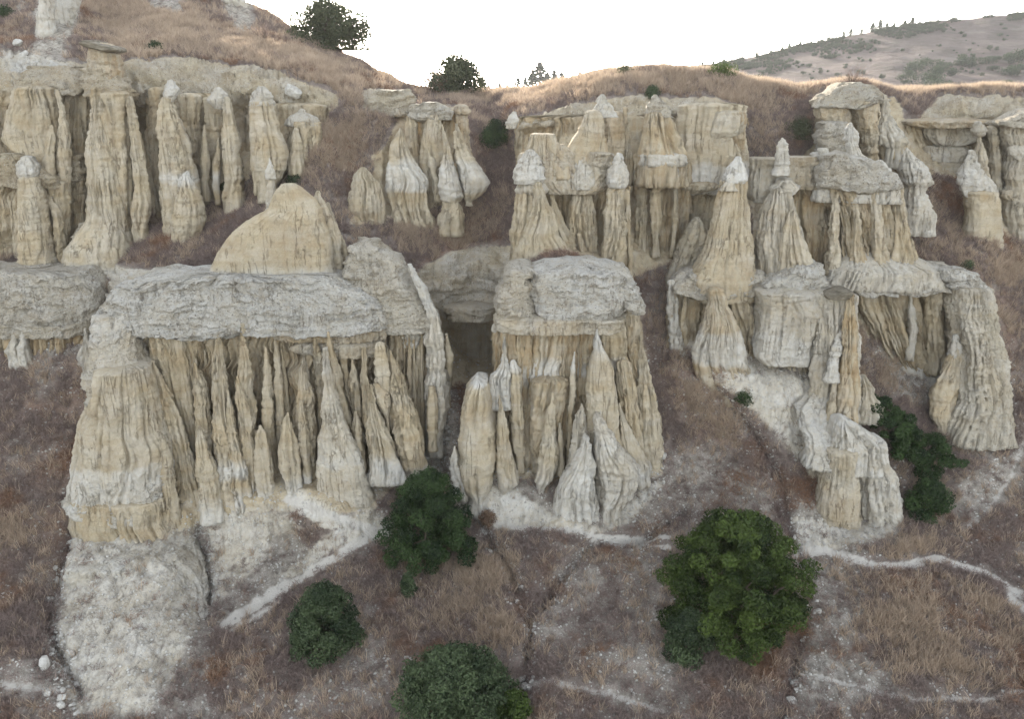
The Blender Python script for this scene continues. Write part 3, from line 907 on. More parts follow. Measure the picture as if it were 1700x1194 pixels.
def fringe(x0, x1, step, y0, D):
    """thin rain-cut ribs hanging close together under a cap"""
    out, x = [], x0
    while x < x1:
        w = random.uniform(2.2, 4.6)
        y = y0 + random.uniform(-4, 22)
        out.append(f"rib D{D + random.uniform(-0.35, 0.3):.2f} sf w.1 ; {y:.0f} {x - w * .5:.1f} {x + w * .5:.1f}, {y + 30:.0f} {x - w:.1f} {x + w:.1f}, {y + 80:.0f} {x - w * 1.1:.1f} {x + w * 1.2:.1f}, {y + 170:.0f} {x - w:.1f} {x + w * 1.5:.1f}")
        x += step * random.uniform(0.7, 1.4)
    return "\n".join(out) + "\n"


# ---- the big fluted cliff on the left
formation('fluted_cliff', 'large fluted cliff at left with a thick pale crumbling cap and rows of spires', 'rock formation', """
cap D46.9>46.0 sk b2.1 n4.4 e0 d3 ; 455 240 560, 468 200 590, 490 185 625, 510 173 640, 530 170 645, 541 172 640
cap D48.5>46.9 sk b1.8 n4.4 e0 w.5 ; 400 588 625, 430 575 668, 470 565 690, 500 560 710, 525 560 718, 540 600 722
wall D47.0 sw b2.0 n5 o.4 f.55 p.5 F1.7 ; 535 225 640, 600 215 655, 700 200 690, 800 190 700, 860 180 700
ledge D46.1 sy b1.7 n4 e0 R.34 w.2 ; 534 430 640, 546 445 642, 556 462 640
ledge D46.0 sy b1.7 n4 e0 w.35 R.34 ; 562 500 641, 570 492 642, 580 505 636
ledge D46.2 sk b1.9 n4 e0 ; 528 235 350, 540 232 440, 545 260 420
neck D46.4>44.0 sy b2.3 n3.4 w.42 C.6 o.2 t.1 e6 d2 W500-545 ; 508 173 246, 540 170 246, 560 169 244, 580 165 244, 594 161 250, 608 159 253, 622 160 253, 642 163 250
buttress D43.6 sc e6 b2.3 n2.6 f.22 F.9 p.18 w.2 o.1 g.08 W755-830 ; 605 164 254, 640 161 260, 660 155 264, 700 141 273, 740 134 286, 780 126 290, 815 123 288
ledge D43.8>43.4 sg b2.35 n2.6 t.1 R.26 C.5 e0 w.7 d2 ; 772 131 286, 790 126 289, 805 122 287, 818 122 286, 828 128 283, 840 152 272, 852 218 254
foot D43.3 sf e7 b2.25 F1.3 f.26 w.08 B30 ; 815 124 290, 850 122 298, 885 118 312, 905 112 318
pedestal D43.3>36.9 sg b2.35 n2.4 C.16 f.34 F1.1 w.7 R.16 d1 ; 876 121 314, 892 116 320, 930 106 334, 965 98 341, 1000 93 344, 1040 95 338
pedestal D40.0>39.0 sg b1.6 e0 C.35 w.62 d2 ; 926 120 232, 950 118 240, 985 126 245, 1006 150 246, 1020 196 242
pedestal D40.4>39.2 sg b1.6 e0 C.35 w.6 d2 ; 922 248 296, 945 240 325, 975 236 344, 1000 238 344, 1016 246 312
pedestal D36.6>35.4 sg b1.4 e6 C.35 w.7 d2 ; 1036 165 240, 1070 152 252, 1100 155 256, 1120 190 242
spur D42.9 sc r.6 f.05 ; 655 230 238, 680 230 256, 720 236 270, 740 243 283, 800 253 292, 860 262 300
spur D43.9 sf r.7 ; 600 250 256, 640 255 278, 680 262 298, 720 275 310, 770 288 323, 830 295 334, 900 300 342
spur D44.8 sf r.5 F2 ; 548 238 300, 600 252 315, 650 268 322, 700 285 328, 740 300 332, 810 312 346, 880 318 350
spur D45.2 sf r.5 F2 ; 546 275 326, 600 290 332, 660 300 336, 720 312 338, 790 318 345
spire D44.2 sf B14 ; 603 322 326, 620 322 336, 640 323 348, 680 325 352, 720 328 356, 760 332 359, 810 335 362
spire D42.9 sc B26 ; 708 328 334, 720 325 340, 745 325 348, 770 326 360, 800 330 366, 838 335 370
spire D43.9 sf W760-786 ; 553 358 366, 580 358 373, 600 354 376, 640 354 382, 700 355 390, 740 358 405, 775 362 412, 815 366 420
spire D43.3 sf W762-788 B20 ; 650 377 381, 690 374 390, 730 376 398, 770 380 413, 820 384 422
spire D44.1 sf ; 539 398 408, 570 398 412, 600 396 418, 640 394 422, 680 392 428, 720 394 424, 780 398 424
spire D43.6 sf B16 ; 625 392 397, 660 390 415, 690 393 426, 720 398 423, 760 402 428, 805 406 432
spire D42.9 sc B22 ; 708 428 436, 720 424 444, 750 423 452, 780 424 455, 818 430 460
spire D44.2 sf ; 578 438 445, 620 436 452, 680 434 455, 740 440 460, 790 446 464
spire D44.6 sf ; 566 453 460, 600 455 468, 650 455 470, 700 458 475, 760 460 478
spire D45.0 sf ; 580 464 470, 640 466 480, 700 470 482, 760 472 486
spire D42.8 sc B18 w.05 ; 686 475 481, 710 468 488, 740 464 494, 770 463 501, 802 474 503
spire D43.9 sf w.12 ; 592 502 507, 620 495 515, 650 492 522, 690 490 525, 720 494 527, 790 500 526
spire D43.2 sc B16 ; 666 498 504, 700 494 509, 740 494 516, 780 500 520, 800 505 519
spire D44.1 sf w.1 ; 552 542 548, 580 541 556, 610 545 566, 640 550 572, 680 560 581, 720 568 592, 770 575 600
spire D44.5 sf ; 560 520 527, 600 520 536, 650 524 538, 720 526 540
spire D42.6 sc q.5 b1.0 w.38 o.1 f.14 W745-770 ; 578 538 543, 620 536 550, 640 537 556, 680 533 568, 720 530 582, 760 526 600, 800 528 613, 830 530 623, 866 545 634
spire D44.7 sf ; 575 560 572, 620 570 580, 680 575 588, 740 585 598
spire D44.3 sf ; 598 582 588, 640 580 600, 690 585 603, 750 590 608
spire D43.4 sc ; 683 587 594, 710 585 600, 740 588 604, 775 592 608
spire D43.9 sf ; 578 601 607, 620 598 612, 680 600 626, 720 606 640, 765 612 665
spur D43.2 sf B18 r.7 ; 640 610 618, 680 608 630, 720 607 650, 772 610 672
spire D44.0 sc n3.5 r.6 ; 572 620 642, 600 620 648, 640 622 650, 670 625 650, 690 638 650
spire D43.7 sc ; 640 618 630, 655 620 648, 680 632 648, 692 640 647
spire D44.0 sf B16 ; 583 646 650, 600 647 658, 640 648 678, 680 650 690, 720 652 703, 750 660 708, 782 668 710
wall D47.4 sw b1.2 g.3 ; 540 640 712, 600 640 714, 660 645 716, 720 650 718
fringe D46.4 sg r.5 t.25 e0 ; 513 662 700, 530 660 702, 548 662 702, 566 668 698, 578 672 692
fringe D46.6 sy r.5 e0 ; 548 560 640, 560 560 640, 570 562 640
column D46.0 sg T110 w.5 f.16 ; 440 676 684, 470 688 704, 500 700 718, 520 708 728, 545 708 733, 563 704 738, 575 708 739, 620 706 743, 640 704 747, 660 706 748, 700 707 741, 728 710 737
column D45.0 sc ; 643 712 720, 665 709 727, 700 709 727, 722 711 726
column D47.2 sc ; 555 738 744, 600 738 756, 650 738 750
column D46.6 sf ; 520 692 700, 560 690 704, 640 690 706, 720 690 708
""" + fringe(452, 640, 11, 540, 46.1) + fringe(300, 450, 13, 540, 45.7) + fringe(640, 705, 10, 545, 46.5))

# ---- the flat-faced block on the terrace
formation('terrace_block', 'smooth sloping beige block standing on the terrace above the left cliff', 'rock block', """
block D47.9 sc b1.2 n3.2 f.03 p.02 t.03 R.03 d2 B30 w.05 q.1 ; 306 467 490, 312 463 500, 318 458 507, 330 453 521, 346 447 532, 358 424 536, 370 404 539, 384 387 543, 400 372 547, 420 362 551, 440 356 556, 466 351 559
slab D48.5 sc r.5 w.2 ; 318 524 530, 335 518 542, 360 530 556, 400 545 566, 440 552 570, 465 555 575
slab D49.2 sc r.6 g.3 ; 338 540 548, 370 545 562, 410 556 576, 450 560 585
""")
formation('white_tipped_hoodoo', 'slender grey hoodoo with a knobbly white head just behind the smooth beige block', 'hoodoo', """
head D49.4 sh e0 ; 263 446 449, 275 443 455, 288 440 457, 297 444 456
column D49.5 sc w.45 ; 295 444 455, 310 443 458, 330 442 460, 355 440 464
""")

# ---- ledge bed below the upper left terrace
formation('terrace_cliff', 'low crumbling conglomerate cliff at far left above the red brush slope', 'rock formation', """
cap D53.2>52.2 sk b2.1 n5 e0 w.55 ; 448 -130 150, 470 -130 170, 500 -130 173, 530 -130 171, 545 -130 168
cap D52.0 sk b2.0 n5 e0 g.3 w.3 ; 528 -130 160, 538 -130 168, 546 -130 166
wall D52.2 sw b2 n5 o.6 ; 540 -130 164, 590 -130 168
spire D49.9 sg ; 546 140 144, 570 138 150, 592 130 157
spire D49.8 sg ; 552 154 158, 572 152 164, 592 150 168
spire D50.1 sg ; 548 20 26, 566 18 34, 582 14 40
spire D50.1 sg ; 548 34 40, 570 32 50, 584 30 54
""")

# ---- upper left hoodoos
formation('broad_hoodoo', 'broad ribbed beige column under a brown rubble cap at upper left', 'hoodoo', """
cap D61.4>59.2 sk b1.3 e0 w.2 o.3 d2 ; 112 58 138, 122 48 145, 135 37 152, 148 30 150, 155 34 140
column D58.6 sf b1.7 F.9 ; 148 30 98, 170 24 105, 195 16 110, 215 13 115, 235 12 118, 245 20 120, 258 38 121, 280 50 120, 302 55 118
column D57.2 sc r.8 ; 150 92 98, 180 95 108, 220 97 115, 260 92 121, 305 98 118
spire D56.8 sc ; 208 84 88, 225 79 92, 250 73 91, 295 70 92
ledge D57.4 sk b1.7 e0 w.1 ; 256 18 50, 270 8 70, 290 4 110, 304 0 119, 309 10 115
wall D58.4 sw b1.3 ; 300 -60 122, 350 -60 122, 410 -60 124
spur D57.2 sf ; 303 72 118, 340 78 118, 380 88 120, 435 95 120
spur D56.2 sf ; 318 75 80, 350 84 100, 390 88 110, 440 95 113
""")
formation('white_capped_hoodoo', 'thick beige column with a white knob on top at far left edge', 'hoodoo', """
cap D55.6 sh r.9 e0 ; 264 32 58, 275 28 64, 288 27 67, 299 33 68
column D55.5 sc B18 n2.6 ; 297 33 67, 320 34 72, 350 34 78, 380 34 83, 410 36 87, 447 36 92
""")
formation('tall_hoodoo', 'tall pale column crowned by a dark flat stone at upper left', 'hoodoo', """
cap_stone D59.0 ss b1.6 e0 d2 ; 69 147 168, 74 144 184, 79 148 202, 84 172 203, 87 184 198
neck D59.0 sy b1.3 o.8 ; 77 156 188, 100 158 198, 118 150 200
cap D59.6>58.4 sk b1.7 e0 w.15 o.3 ; 112 148 198, 130 148 206, 145 150 215, 156 151 221, 163 170 222, 168 190 220
column D56.8 sc q.6 B14 n2.8 w.2 ; 150 152 172, 165 152 174, 200 153 176, 230 148 180, 260 147 188, 290 149 197, 320 149 203, 350 148 210, 368 147 214, 385 132 219, 410 122 224, 438 122 228
column D57.5 sf b1.2 F1.4 ; 156 166 216, 220 178 222, 300 185 222, 360 190 218
column D56.9 sc ; 163 210 221, 200 212 228, 250 216 240, 300 222 246, 325 222 251, 350 216 252, 380 220 248, 412 225 250
column D57.3 sf ; 172 203 211, 220 205 214, 270 208 218, 340 212 222
foot D56.4 sk w.5 ; 372 132 145, 400 122 150, 436 118 156
""")
formation('recess_wall', 'shadowed fluted wall between the broad ribbed column and the tall column', 'rock wall', """
wall D59.8 sw b1.0 g.2 ; 146 98 156, 200 102 156, 262 108 152
ledge D58.8 sk b1.2 e0 w.1 ; 258 122 150, 275 118 150, 292 119 150, 300 122 146
wall D59.2 sw b1.2 ; 298 117 152, 345 118 152, 385 116 150
""")
formation('rim_bed', 'long brown bed of crumbling conglomerate under the dry grass at upper left', 'rock formation', """
wall D64 sw b1.0 n6 g.25 ; 158 246 300, 240 250 300, 360 258 300
wall D63.2 sw b1.0 n6 ; 160 292 372, 240 296 372, 310 300 370
wall D64.6 sw b1.0 n6 g.3 ; 176 372 440, 240 372 440, 300 372 430
wall D63.4 sw b1.2 n6 o.3 ; 176 440 545, 225 440 540, 262 445 510
wall D63.8 sw b1.0 n6 g.4 ; 156 -140 30, 260 -140 40
column D59.6 sf ; 150 246 270, 200 246 267, 260 250 268, 330 258 276, 370 262 285
column D60.2 sf ; 160 296 334, 210 300 336, 260 316 338, 310 320 340
column D60.0 sf ; 165 338 370, 230 345 371, 300 350 364
""")
formation('leaning_hoodoo', 'beige hoodoo with a pale grey tip and a swollen middle, right of the dark slot', 'hoodoo', """
head D57.4 sh e0 w.75 ; 134 280 288, 142 275 293, 155 270 296, 169 269 290
column D57.3 sc W285-300 ; 165 268 290, 180 266 294, 200 264 300, 220 264 311, 235 266 317, 260 268 322, 285 270 326, 305 269 330, 330 272 334, 360 278 337, 375 276 338
""")
formation('small_cone', 'small white-topped cone leaning on the foot of the swollen hoodoo', 'hoodoo', """
cone D55.7 sc T26 B14 ; 285 309 314, 292 300 316, 300 298 320, 320 296 331, 345 292 340, 370 287 341, 402 285 330, 418 287 320
""")
formation('slender_spire', 'thin pointed spire deep in the recess, left one of two', 'hoodoo', """
spire D58.7 sf ; 208 338 342, 240 334 347, 270 331 349, 302 333 349
""")
formation('slender_spire', 'thin pointed spire deep in the recess, right one of two', 'hoodoo', """
spire D58.3 sf W288-312 ; 228 361 364, 255 357 369, 290 351 367, 308 353 366
""")
formation('grey_headed_hoodoo', 'narrow beige pillar with a grey stone head hanging to its left', 'hoodoo', """
head D58.0 sh r.8 e0 w.7 g.3 ; 150 354 372, 160 346 381, 172 350 383, 180 358 380
column D57.7 sc n2.5 ; 163 371 383, 185 371 387, 210 369 393, 235 369 401, 260 371 401, 280 373 402, 295 374 404, 305 373 402, 326 372 404
""")
formation('grey_capped_hoodoo', 'stout beige hoodoo with a grey pyramid cap, rightmost big one of the upper left row', 'hoodoo', """
cap D58.0 sh e0 w.6 g.3 ; 146 430 440, 155 423 450, 168 416 457, 175 416 458
column D57.8 sc n2.6 ; 171 415 455, 190 415 457, 215 418 465, 235 420 475, 255 419 478, 275 418 478, 295 424 470, 308 428 460
slab D57.3 sc ; 218 424 427, 250 418 430, 292 420 430
slab D57.1 sc ; 226 432 436, 260 427 454, 304 428 450
""")
formation('capped_stub', 'low stub with a flat grey cap at the right end of the upper left row', 'hoodoo', """
cap D59.5 sh r.6 e0 w.5 g.4 ; 186 492 510, 195 480 529, 204 473 533, 209 476 532
body D59.6 sf r.7 ; 204 476 534, 245 478 538
spire D58.4 sc ; 215 486 496, 235 484 502, 258 479 504
""")
formation('white_spire', 'smooth white spire on the hill at the top left corner', 'hoodoo', """
spire D72 sc w.75 f.03 R.05 ; -25 66 92, 0 67 92, 30 63 89, 60 60 94, 75 55 98, 92 48 101
""")
formation('pale_hump', 'smooth pale hump of bare rock on the hillside beside the white spire', 'rock outcrop', """
hump D75 sc r.5 w.75 f.03 ; -40 84 150, 0 87 136, 30 90 125, 60 95 110
""")
formation('pale_outcrop', 'pale rock outcrop on the hill crest at the top', 'rock outcrop', """
outcrop D89 sg r.7 ; -30 352 398, 0 360 408, 20 374 416, 40 382 420, 58 394 422
""")

# ---- upper middle group with the two drops
formation('mushroom_group', 'group of brown pillars sharing one grey cap beside the saddle', 'rock formation', """
cap D59.6 sk b1.1 e0 w.5 g.2 d2 ; 170 700 726, 177 688 742, 186 676 753, 193 680 752, 199 706 748
cap D59.8 sk b.8 e0 w.4 d2 ; 174 682 698, 182 672 700, 190 671 695
cap D59.7 sy r.9 e0 o.8 ; 179 754 778, 186 753 782, 190 756 779
column D59.7 sy r.8 o.7 ; 187 757 779, 200 757 778, 222 760 780, 250 765 782
pillar D59.3 sc o.4 ; 190 675 692, 210 671 694, 240 674 695, 285 684 697
pillar D58.8 sc o.3 r.8 ; 195 706 735, 210 702 736, 235 697 738, 260 697 742, 290 697 736, 325 708 730
pillar D58.0 sc ; 248 708 712, 270 708 722, 303 716 730
wall D60.4 sw b.7 o.5 ; 192 690 758, 255 690 757, 310 696 740
outcrop D63.0 sk b1.3 e10 w.3 d1 ; 150 630 676, 162 614 690, 172 610 690, 180 614 675
""")
formation('drop_hoodoo', 'smaller drop-shaped hoodoo with a pointed neck and white banded belly', 'hoodoo', """
drop D56.9 sc t.09 W270-332 e0 ; 206 733 735, 225 735 740, 245 738 746, 265 734 754, 290 728 760, 310 727 766, 325 729 769, 334 734 765
foot D57.0 sf ; 328 733 764, 345 731 768, 358 728 771
""")
formation('drop_hoodoo', 'larger drop-shaped hoodoo bulging to the right below a long pointed neck', 'hoodoo', """
drop D57.4 sc t.09 W268-318 e6 ; 205 756 759, 220 754 765, 245 754 778, 265 758 790, 280 761 802, 295 764 812, 310 768 816, 324 770 800, 334 772 786
""")
formation('banded_cone', 'wide banded cone with a yellow peak and fluted skirt left of the drops', 'rock formation', """
cone D57.4 sf r.7 F.9 w.1 W266-314 ; 214 662 667, 225 656 672, 240 646 678, 260 645 683, 275 643 692, 290 641 705, 300 640 712, 315 640 711, 335 642 712, 360 645 718, 374 652 721
""")
formation('fluted_mound', 'low fluted mound on the slope left of the banded cone', 'rock formation', """
mound D56.8 sf r.7 w.2 F1.2 ; 280 597 607, 290 585 615, 305 580 630, 330 576 636, 355 577 638, 384 588 638
""")

# ---- cave wall in the gully
formation('cave_wall', 'dark hollow wall with a shallow cave between the left cliff and the central one', 'rock wall', """
ledge D54.4 sy b1.8 n4 e0 g.35 o.2 ; 505 735 826, 516 738 826, 524 742 822
wall D57.6 sw b1.0 n6 g.4 w.1 f.12 ; 505 728 840, 560 728 840, 660 730 840
""")

# ---- the central castle
formation('central_cliff', 'castle-like central cliff with a thick white-grey cap over fluted yellow walls', 'rock formation', """
cap D46.7>45.8 sk b1.9 n3.6 e0 w.45 ; 442 850 884, 450 840 886, 468 832 888, 485 825 889, 505 822 888, 520 823 886, 528 826 880
cap D46.5>45.6 sk b2.0 n3.8 e0 w.8 ; 442 880 1030, 450 880 1040, 465 880 1046, 482 880 1056, 497 882 1062, 510 884 1036, 522 886 1012
ledge D45.7 sk b2.1 e0 w.55 ; 492 1025 1058, 499 1028 1063, 503 1034 1066, 506 1036 1060
ledge D45.5 sy b2.0 n4 e0 w.3 o.3 ; 520 822 1040, 532 820 1038, 541 822 1034
ledge D45.3 sg r.6 e0 ; 541 814 830, 547 812 828, 551 816 826
wall D46.7 sw b2.0 n5 o.6 f.5 p.5 F1.25 ; 530 822 1058, 600 820 1062, 650 815 1070, 720 805 1085, 800 790 1090, 850 780 1070
column D45.3 sf r.7 n3 o.4 ; 500 1037 1060, 560 1037 1063, 600 1042 1068, 650 1055 1076
panel D45.0 sf r.5 n3.4 W596-630 o.6 ; 541 893 946, 570 890 944, 590 888 942, 615 884 932, 629 881 940
panel D45.2 sf r.4 n3.4 W600-626 ; 541 944 1002, 590 942 1000, 626 940 1000
panel D44.9 sf r.5 n3 W596-626 ; 538 996 1038, 590 996 1042, 606 1008 1046, 624 1018 1052
panel D45.3 sf r.5 n3 o.7 W606-640 ; 543 832 888, 590 834 888, 640 836 886
wing D45.0 sf r.8 w.12 B26 ; 560 1060 1066, 600 1058 1076, 650 1054 1088, 700 1050 1098, 740 1045 1104, 770 1050 1100, 794 1055 1086
wing D44.6 sf r.8 B22 ; 602 1020 1048, 650 1024 1058, 700 1028 1065, 775 1030 1080
wing D44.0 sc r.8 B24 ; 670 1026 1030, 700 1026 1042, 740 1026 1060, 778 1028 1078
buttress D44.0 sc q.5 b1.5 n2.8 T12 B18 o.1 ; 623 790 797, 629 784 812, 640 776 815, 670 768 818, 700 764 822, 740 760 825, 770 757 823, 800 764 816, 814 778 810
foot D43.3 sg ; 742 752 758, 770 745 762, 790 746 770, 804 754 776
neck D44.6 sg r.7 w.75 ; 560 836 840, 590 833 842, 610 825 850, 626 810 852, 650 812 852
spire D44.4 sf T22 ; 600 848 858, 610 846 864, 625 848 867, 660 850 868, 700 848 870, 740 850 872, 760 855 870
spire D43.4 sc B44 ; 657 827 830, 680 826 838, 710 825 843, 740 824 848, 770 822 856, 800 826 860, 816 830 846
column D44.7 sf n3 o.4 ; 627 882 945, 660 880 940, 700 879 930, 740 880 906, 758 884 898
spire D43.4 sc B42 ; 653 915 921, 680 908 921, 710 903 923, 740 898 927, 770 890 928, 796 886 920, 808 892 906
spire D43.7 sc ; 704 926 932, 730 924 938, 764 926 938
column D44.3 sf T36 ; 585 952 956, 600 948 957, 624 944 957, 660 942 956, 700 940 952, 755 938 948
slab D43.8 sc q.4 b.9 n3 T50 g.12 f.05 B40 ; 545 989 993, 570 987 998, 583 985 1005, 592 980 1013, 610 977 1018, 640 974 1021, 680 972 1027, 720 968 1030, 770 965 1035, 812 960 1040
spire D43.1 sg w.45 ; 671 963 968, 682 957 972, 700 950 975, 740 946 975, 785 938 982
spire D43.0 sg w.45 ; 674 996 999, 690 988 1002, 720 985 1012, 760 985 1020
cone D42.0 sg b1.1 C.1 w.75 ; 722 970 974, 740 963 980, 770 945 988, 800 928 990, 830 920 994, 858 922 992
cone D42.5 sg b1.2 C.1 w.6 o.3 ; 690 986 998, 740 985 1030, 780 988 1068, 810 992 1056, 838 992 1030
""")

# ---- upper central group
formation('jagged_wall', 'wall with a jagged yellow crest and a sharp peak above the central cliff', 'rock formation', """
crest D52.4 sc b.8 n4 o.4 d1 q.1 R.05 ; 222 880 921, 228 877 923, 236 876 926, 248 873 930, 264 866 960
crest D52.5 sc b.7 n3 o.4 d1 q.1 R.05 ; 240 925 938, 250 920 952, 264 912 975
peak D52.7 sc b.9 n2.6 o.3 q.3 ; 188 968 1000, 200 964 1003, 212 960 1004, 225 955 1005, 240 946 1009, 262 930 1014
cap D53.4 sh r.8 w.7 e0 ; 158 998 1004, 170 990 1012, 185 980 1018, 194 975 1028
band D52.5 sy b1.0 n4 e0 w.3 R.26 o.3 ; 255 864 1018, 275 862 1016, 298 862 1012, 312 880 1008, 320 902 990
boss D51.9 sh r.6 e0 w.6 ; 243 965 968, 265 956 974, 280 950 984, 300 942 990, 314 948 984
wall D54.0 sw b1.0 n5 g.15 ; 308 895 1045, 370 895 1046, 450 895 1048
column D52.3 sf r.7 ; 322 952 984, 345 943 987, 375 940 992, 400 945 994, 445 958 996
column D51.4 sc o.5 ; 390 955 966, 400 957 970, 445 962 979
column D51.8 sf ; 320 911 916, 350 914 930, 380 918 945, 405 930 957
""")
formation('domed_hoodoo', 'thick hoodoo with a white domed head at the left end of the jagged wall', 'hoodoo', """
cap D51.3 sh r.9 e0 ; 253 870 888, 265 862 896, 280 855 902, 296 851 904, 304 854 896
collar D51.4 sg r.9 e0 w.4 ; 304 856 904, 314 853 912, 321 857 906
column D51.5 sf r.9 F1.5 ; 318 853 900, 350 847 905, 380 839 905, 395 838 900, 410 845 900, 446 845 892
spur D50.7 sc q.5 b1.0 w.15 o.1 B14 ; 305 886 900, 330 884 910, 350 880 920, 370 870 927, 390 862 930, 410 856 950, 430 853 958, 450 850 966
""")
formation('white_headed_pillar', 'straight pillar carrying a knobbly white head at the right end of the jagged wall', 'hoodoo', """
cap D51.1 sh e0 ; 257 1020 1034, 268 1013 1038, 285 1007 1042, 300 1002 1044, 311 1008 1040
neck D51.2 sc r.9 e4 ; 309 1009 1036, 318 1005 1038, 326 1007 1036
column D51.1 sf n3 w.15 ; 322 1008 1036, 350 1005 1038, 380 1000 1043, 410 996 1040, 450 993 1036
column D52.1 sf ; 318 1034 1046, 400 1038 1050, 455 1040 1053
""")
formation('pendant_hoodoo', 'high pointed hoodoo with hanging knobs on the back wall of the upper centre', 'hoodoo', """
cap D55.0 sk r.8 w.5 e0 ; 158 1085 1090, 170 1076 1104, 184 1068 1112, 194 1071 1110
body D54.8 sf r.8 F1.3 o.4 ; 190 1072 1112, 215 1066 1122, 240 1062 1132, 262 1060 1140, 276 1062 1140
band D54.6 sg r.7 e0 ; 258 1060 1138, 268 1059 1142, 275 1062 1138
pendant D54.3 sy e0 ; 270 1078 1098, 285 1076 1101, 298 1080 1100, 306 1078 1101, 319 1079 1098
pendant D54.5 sf ; 316 1079 1098, 360 1076 1100, 396 1082 1096
pendant D54.2 sg r.9 e0 ; 268 1112 1125, 284 1116 1129, 297 1112 1128, 308 1116 1126
pendant D54.4 sf ; 304 1117 1126, 350 1116 1126, 397 1114 1122
pillar D55.2 sf r.8 ; 272 1060 1079, 330 1057 1076, 400 1054 1078, 440 1053 1086
wall D56.2 sw b1.0 n5 o.6 ; 270 1055 1148, 360 1052 1142, 450 1050 1142
skirt D53.2 sg w.1 g.5 f.12 ; 365 1148 1166, 380 1140 1172, 400 1125 1172, 430 1116 1162, 462 1106 1152
""")
formation('ridge_wall', 'long upper wall of the centre below the grassy ridge with a crumbling brim', 'rock wall', """
cap D57.4 sh r.6 e0 ; 187 850 858, 200 840 862, 213 839 858
wall D61.6 sw b1.2 n6 o.4 ; 195 856 1240, 260 856 1240, 340 900 1240
wall D61.6 sw b.9 n5 o.6 ; 198 857 962, 240 857 955, 280 858 950
pillar D57.2 sf ; 190 1005 1040, 225 1008 1042, 275 1012 1044
pillar D57.0 sf ; 180 1033 1042, 220 1032 1046, 275 1034 1050
""")
formation('bulging_wall', 'pale bulging wall right of the pendant hoodoo with a knob under its rim', 'rock wall', """
boss D56.2 sg r.5 n2.2 e0 g.2 w.35 C.1 ; 188 1182 1236, 205 1174 1238, 220 1171 1236, 233 1172 1212, 241 1180 1206
body D57.2 sf b1.3 n5 W268-316 w.15 F1.2 e0 ; 176 1126 1236, 210 1122 1236, 240 1122 1238, 280 1120 1242, 300 1120 1240, 312 1122 1236, 320 1124 1210
ledge D56.0 sy r.5 e0 ; 307 1130 1196, 314 1128 1190, 320 1130 1168
wall D58.0 sw b1.0 n5 o.4 ; 312 1122 1200, 360 1120 1195, 420 1118 1190
column D56.4 sy r.8 o.7 ; 188 1200 1238, 215 1206 1238, 235 1216 1236, 262 1222 1236
""")

# ---- right side
formation('white_coned_hoodoo', 'tall beige hoodoo with a neat white cone on top, right of centre', 'hoodoo', """
cap D50.6 sh r.9 e0 w.95 C.12 R.06 t.05 ; 262 1221 1229, 272 1212 1234, 285 1203 1238, 296 1197 1240, 303 1197 1239
collar D50.2 sg r.9 e0 w.5 ; 299 1205 1219, 307 1196 1222, 316 1190 1224
column D50.6 sf r.85 F1.1 f.14 ; 301 1196 1241, 320 1192 1242, 340 1187 1244, 360 1183 1243, 380 1178 1244, 400 1170 1247, 420 1162 1248, 440 1154 1250, 462 1146 1252
""")
formation('grey_cone_hoodoo', 'grey pyramid-tipped hoodoo with a ledge collar right of the white-coned one', 'hoodoo', """
cap D51.2 sh r.9 e0 w.75 g.2 ; 230 1296 1302, 242 1290 1308, 255 1286 1312, 275 1284 1314, 291 1280 1315
block D53.0 sg b1.0 n5 e0 g.5 w.2 d1 ; 262 1240 1306, 290 1240 1306, 320 1242 1300, 334 1245 1290
block D52.9 sy b.9 n5 e0 g.3 d1 ; 260 1300 1360, 285 1300 1360, 313 1302 1358
ledge D51.9 sg b1.0 n3.4 e0 ; 300 1284 1316, 309 1276 1332, 316 1274 1324, 322 1280 1312
body D51.2 sf r.8 n2.8 g.35 w.3 ; 317 1277 1312, 340 1266 1318, 360 1258 1325, 390 1253 1332, 420 1252 1338, 460 1249 1348
spur D50.2 sc r.9 w.2 B26 ; 350 1312 1318, 365 1305 1324, 385 1300 1332, 410 1296 1338, 440 1290 1350, 462 1285 1362
knob D52.6 sg r.8 g.5 w.2 e0 ; 305 1245 1262, 320 1244 1266, 332 1246 1262
""")
formation('pebbled_terrace', 'pebbly white terrace with upright white cones over fluted yellow walls on the right', 'rock formation', """
cap D52.4 sk b1.8 n4 e0 w.6 ; 258 1358 1436, 272 1352 1462, 290 1350 1482, 303 1348 1490, 311 1352 1482
cone D52.4 sh r.8 w.7 ; 250 1356 1372, 270 1354 1381, 302 1352 1396
cone D52.8 sh r.9 ; 206 1408 1417, 215 1402 1422, 230 1398 1426, 236 1403 1424, 255 1406 1432, 275 1400 1446, 300 1390 1466
cone D52.0 sg r.8 ; 268 1455 1466, 278 1445 1475, 295 1440 1483, 304 1438 1492
wall D52.8 sw b1.4 n4 w.1 ; 306 1350 1494, 350 1374 1498, 400 1378 1508, 445 1390 1530
wall D53.8 sw b.9 n5 o.6 ; 308 1305 1390, 350 1310 1385, 400 1322 1380
pillar D51.6 sf w.2 ; 310 1376 1390, 340 1380 1393, 380 1375 1393, 424 1368 1396
pillar D51.6 sf ; 308 1410 1424, 350 1412 1428, 400 1410 1432, 440 1405 1438
pillar D51.5 sf w.2 ; 308 1440 1458, 350 1442 1462, 400 1444 1470, 440 1446 1480
pillar D51.8 sf r.9 ; 308 1474 1496, 360 1478 1503, 395 1474 1513, 430 1468 1522
slope D53.6>51.4 sg b1.6 w.5 C.4 ; 405 1398 1480, 425 1385 1520, 446 1376 1562
""")
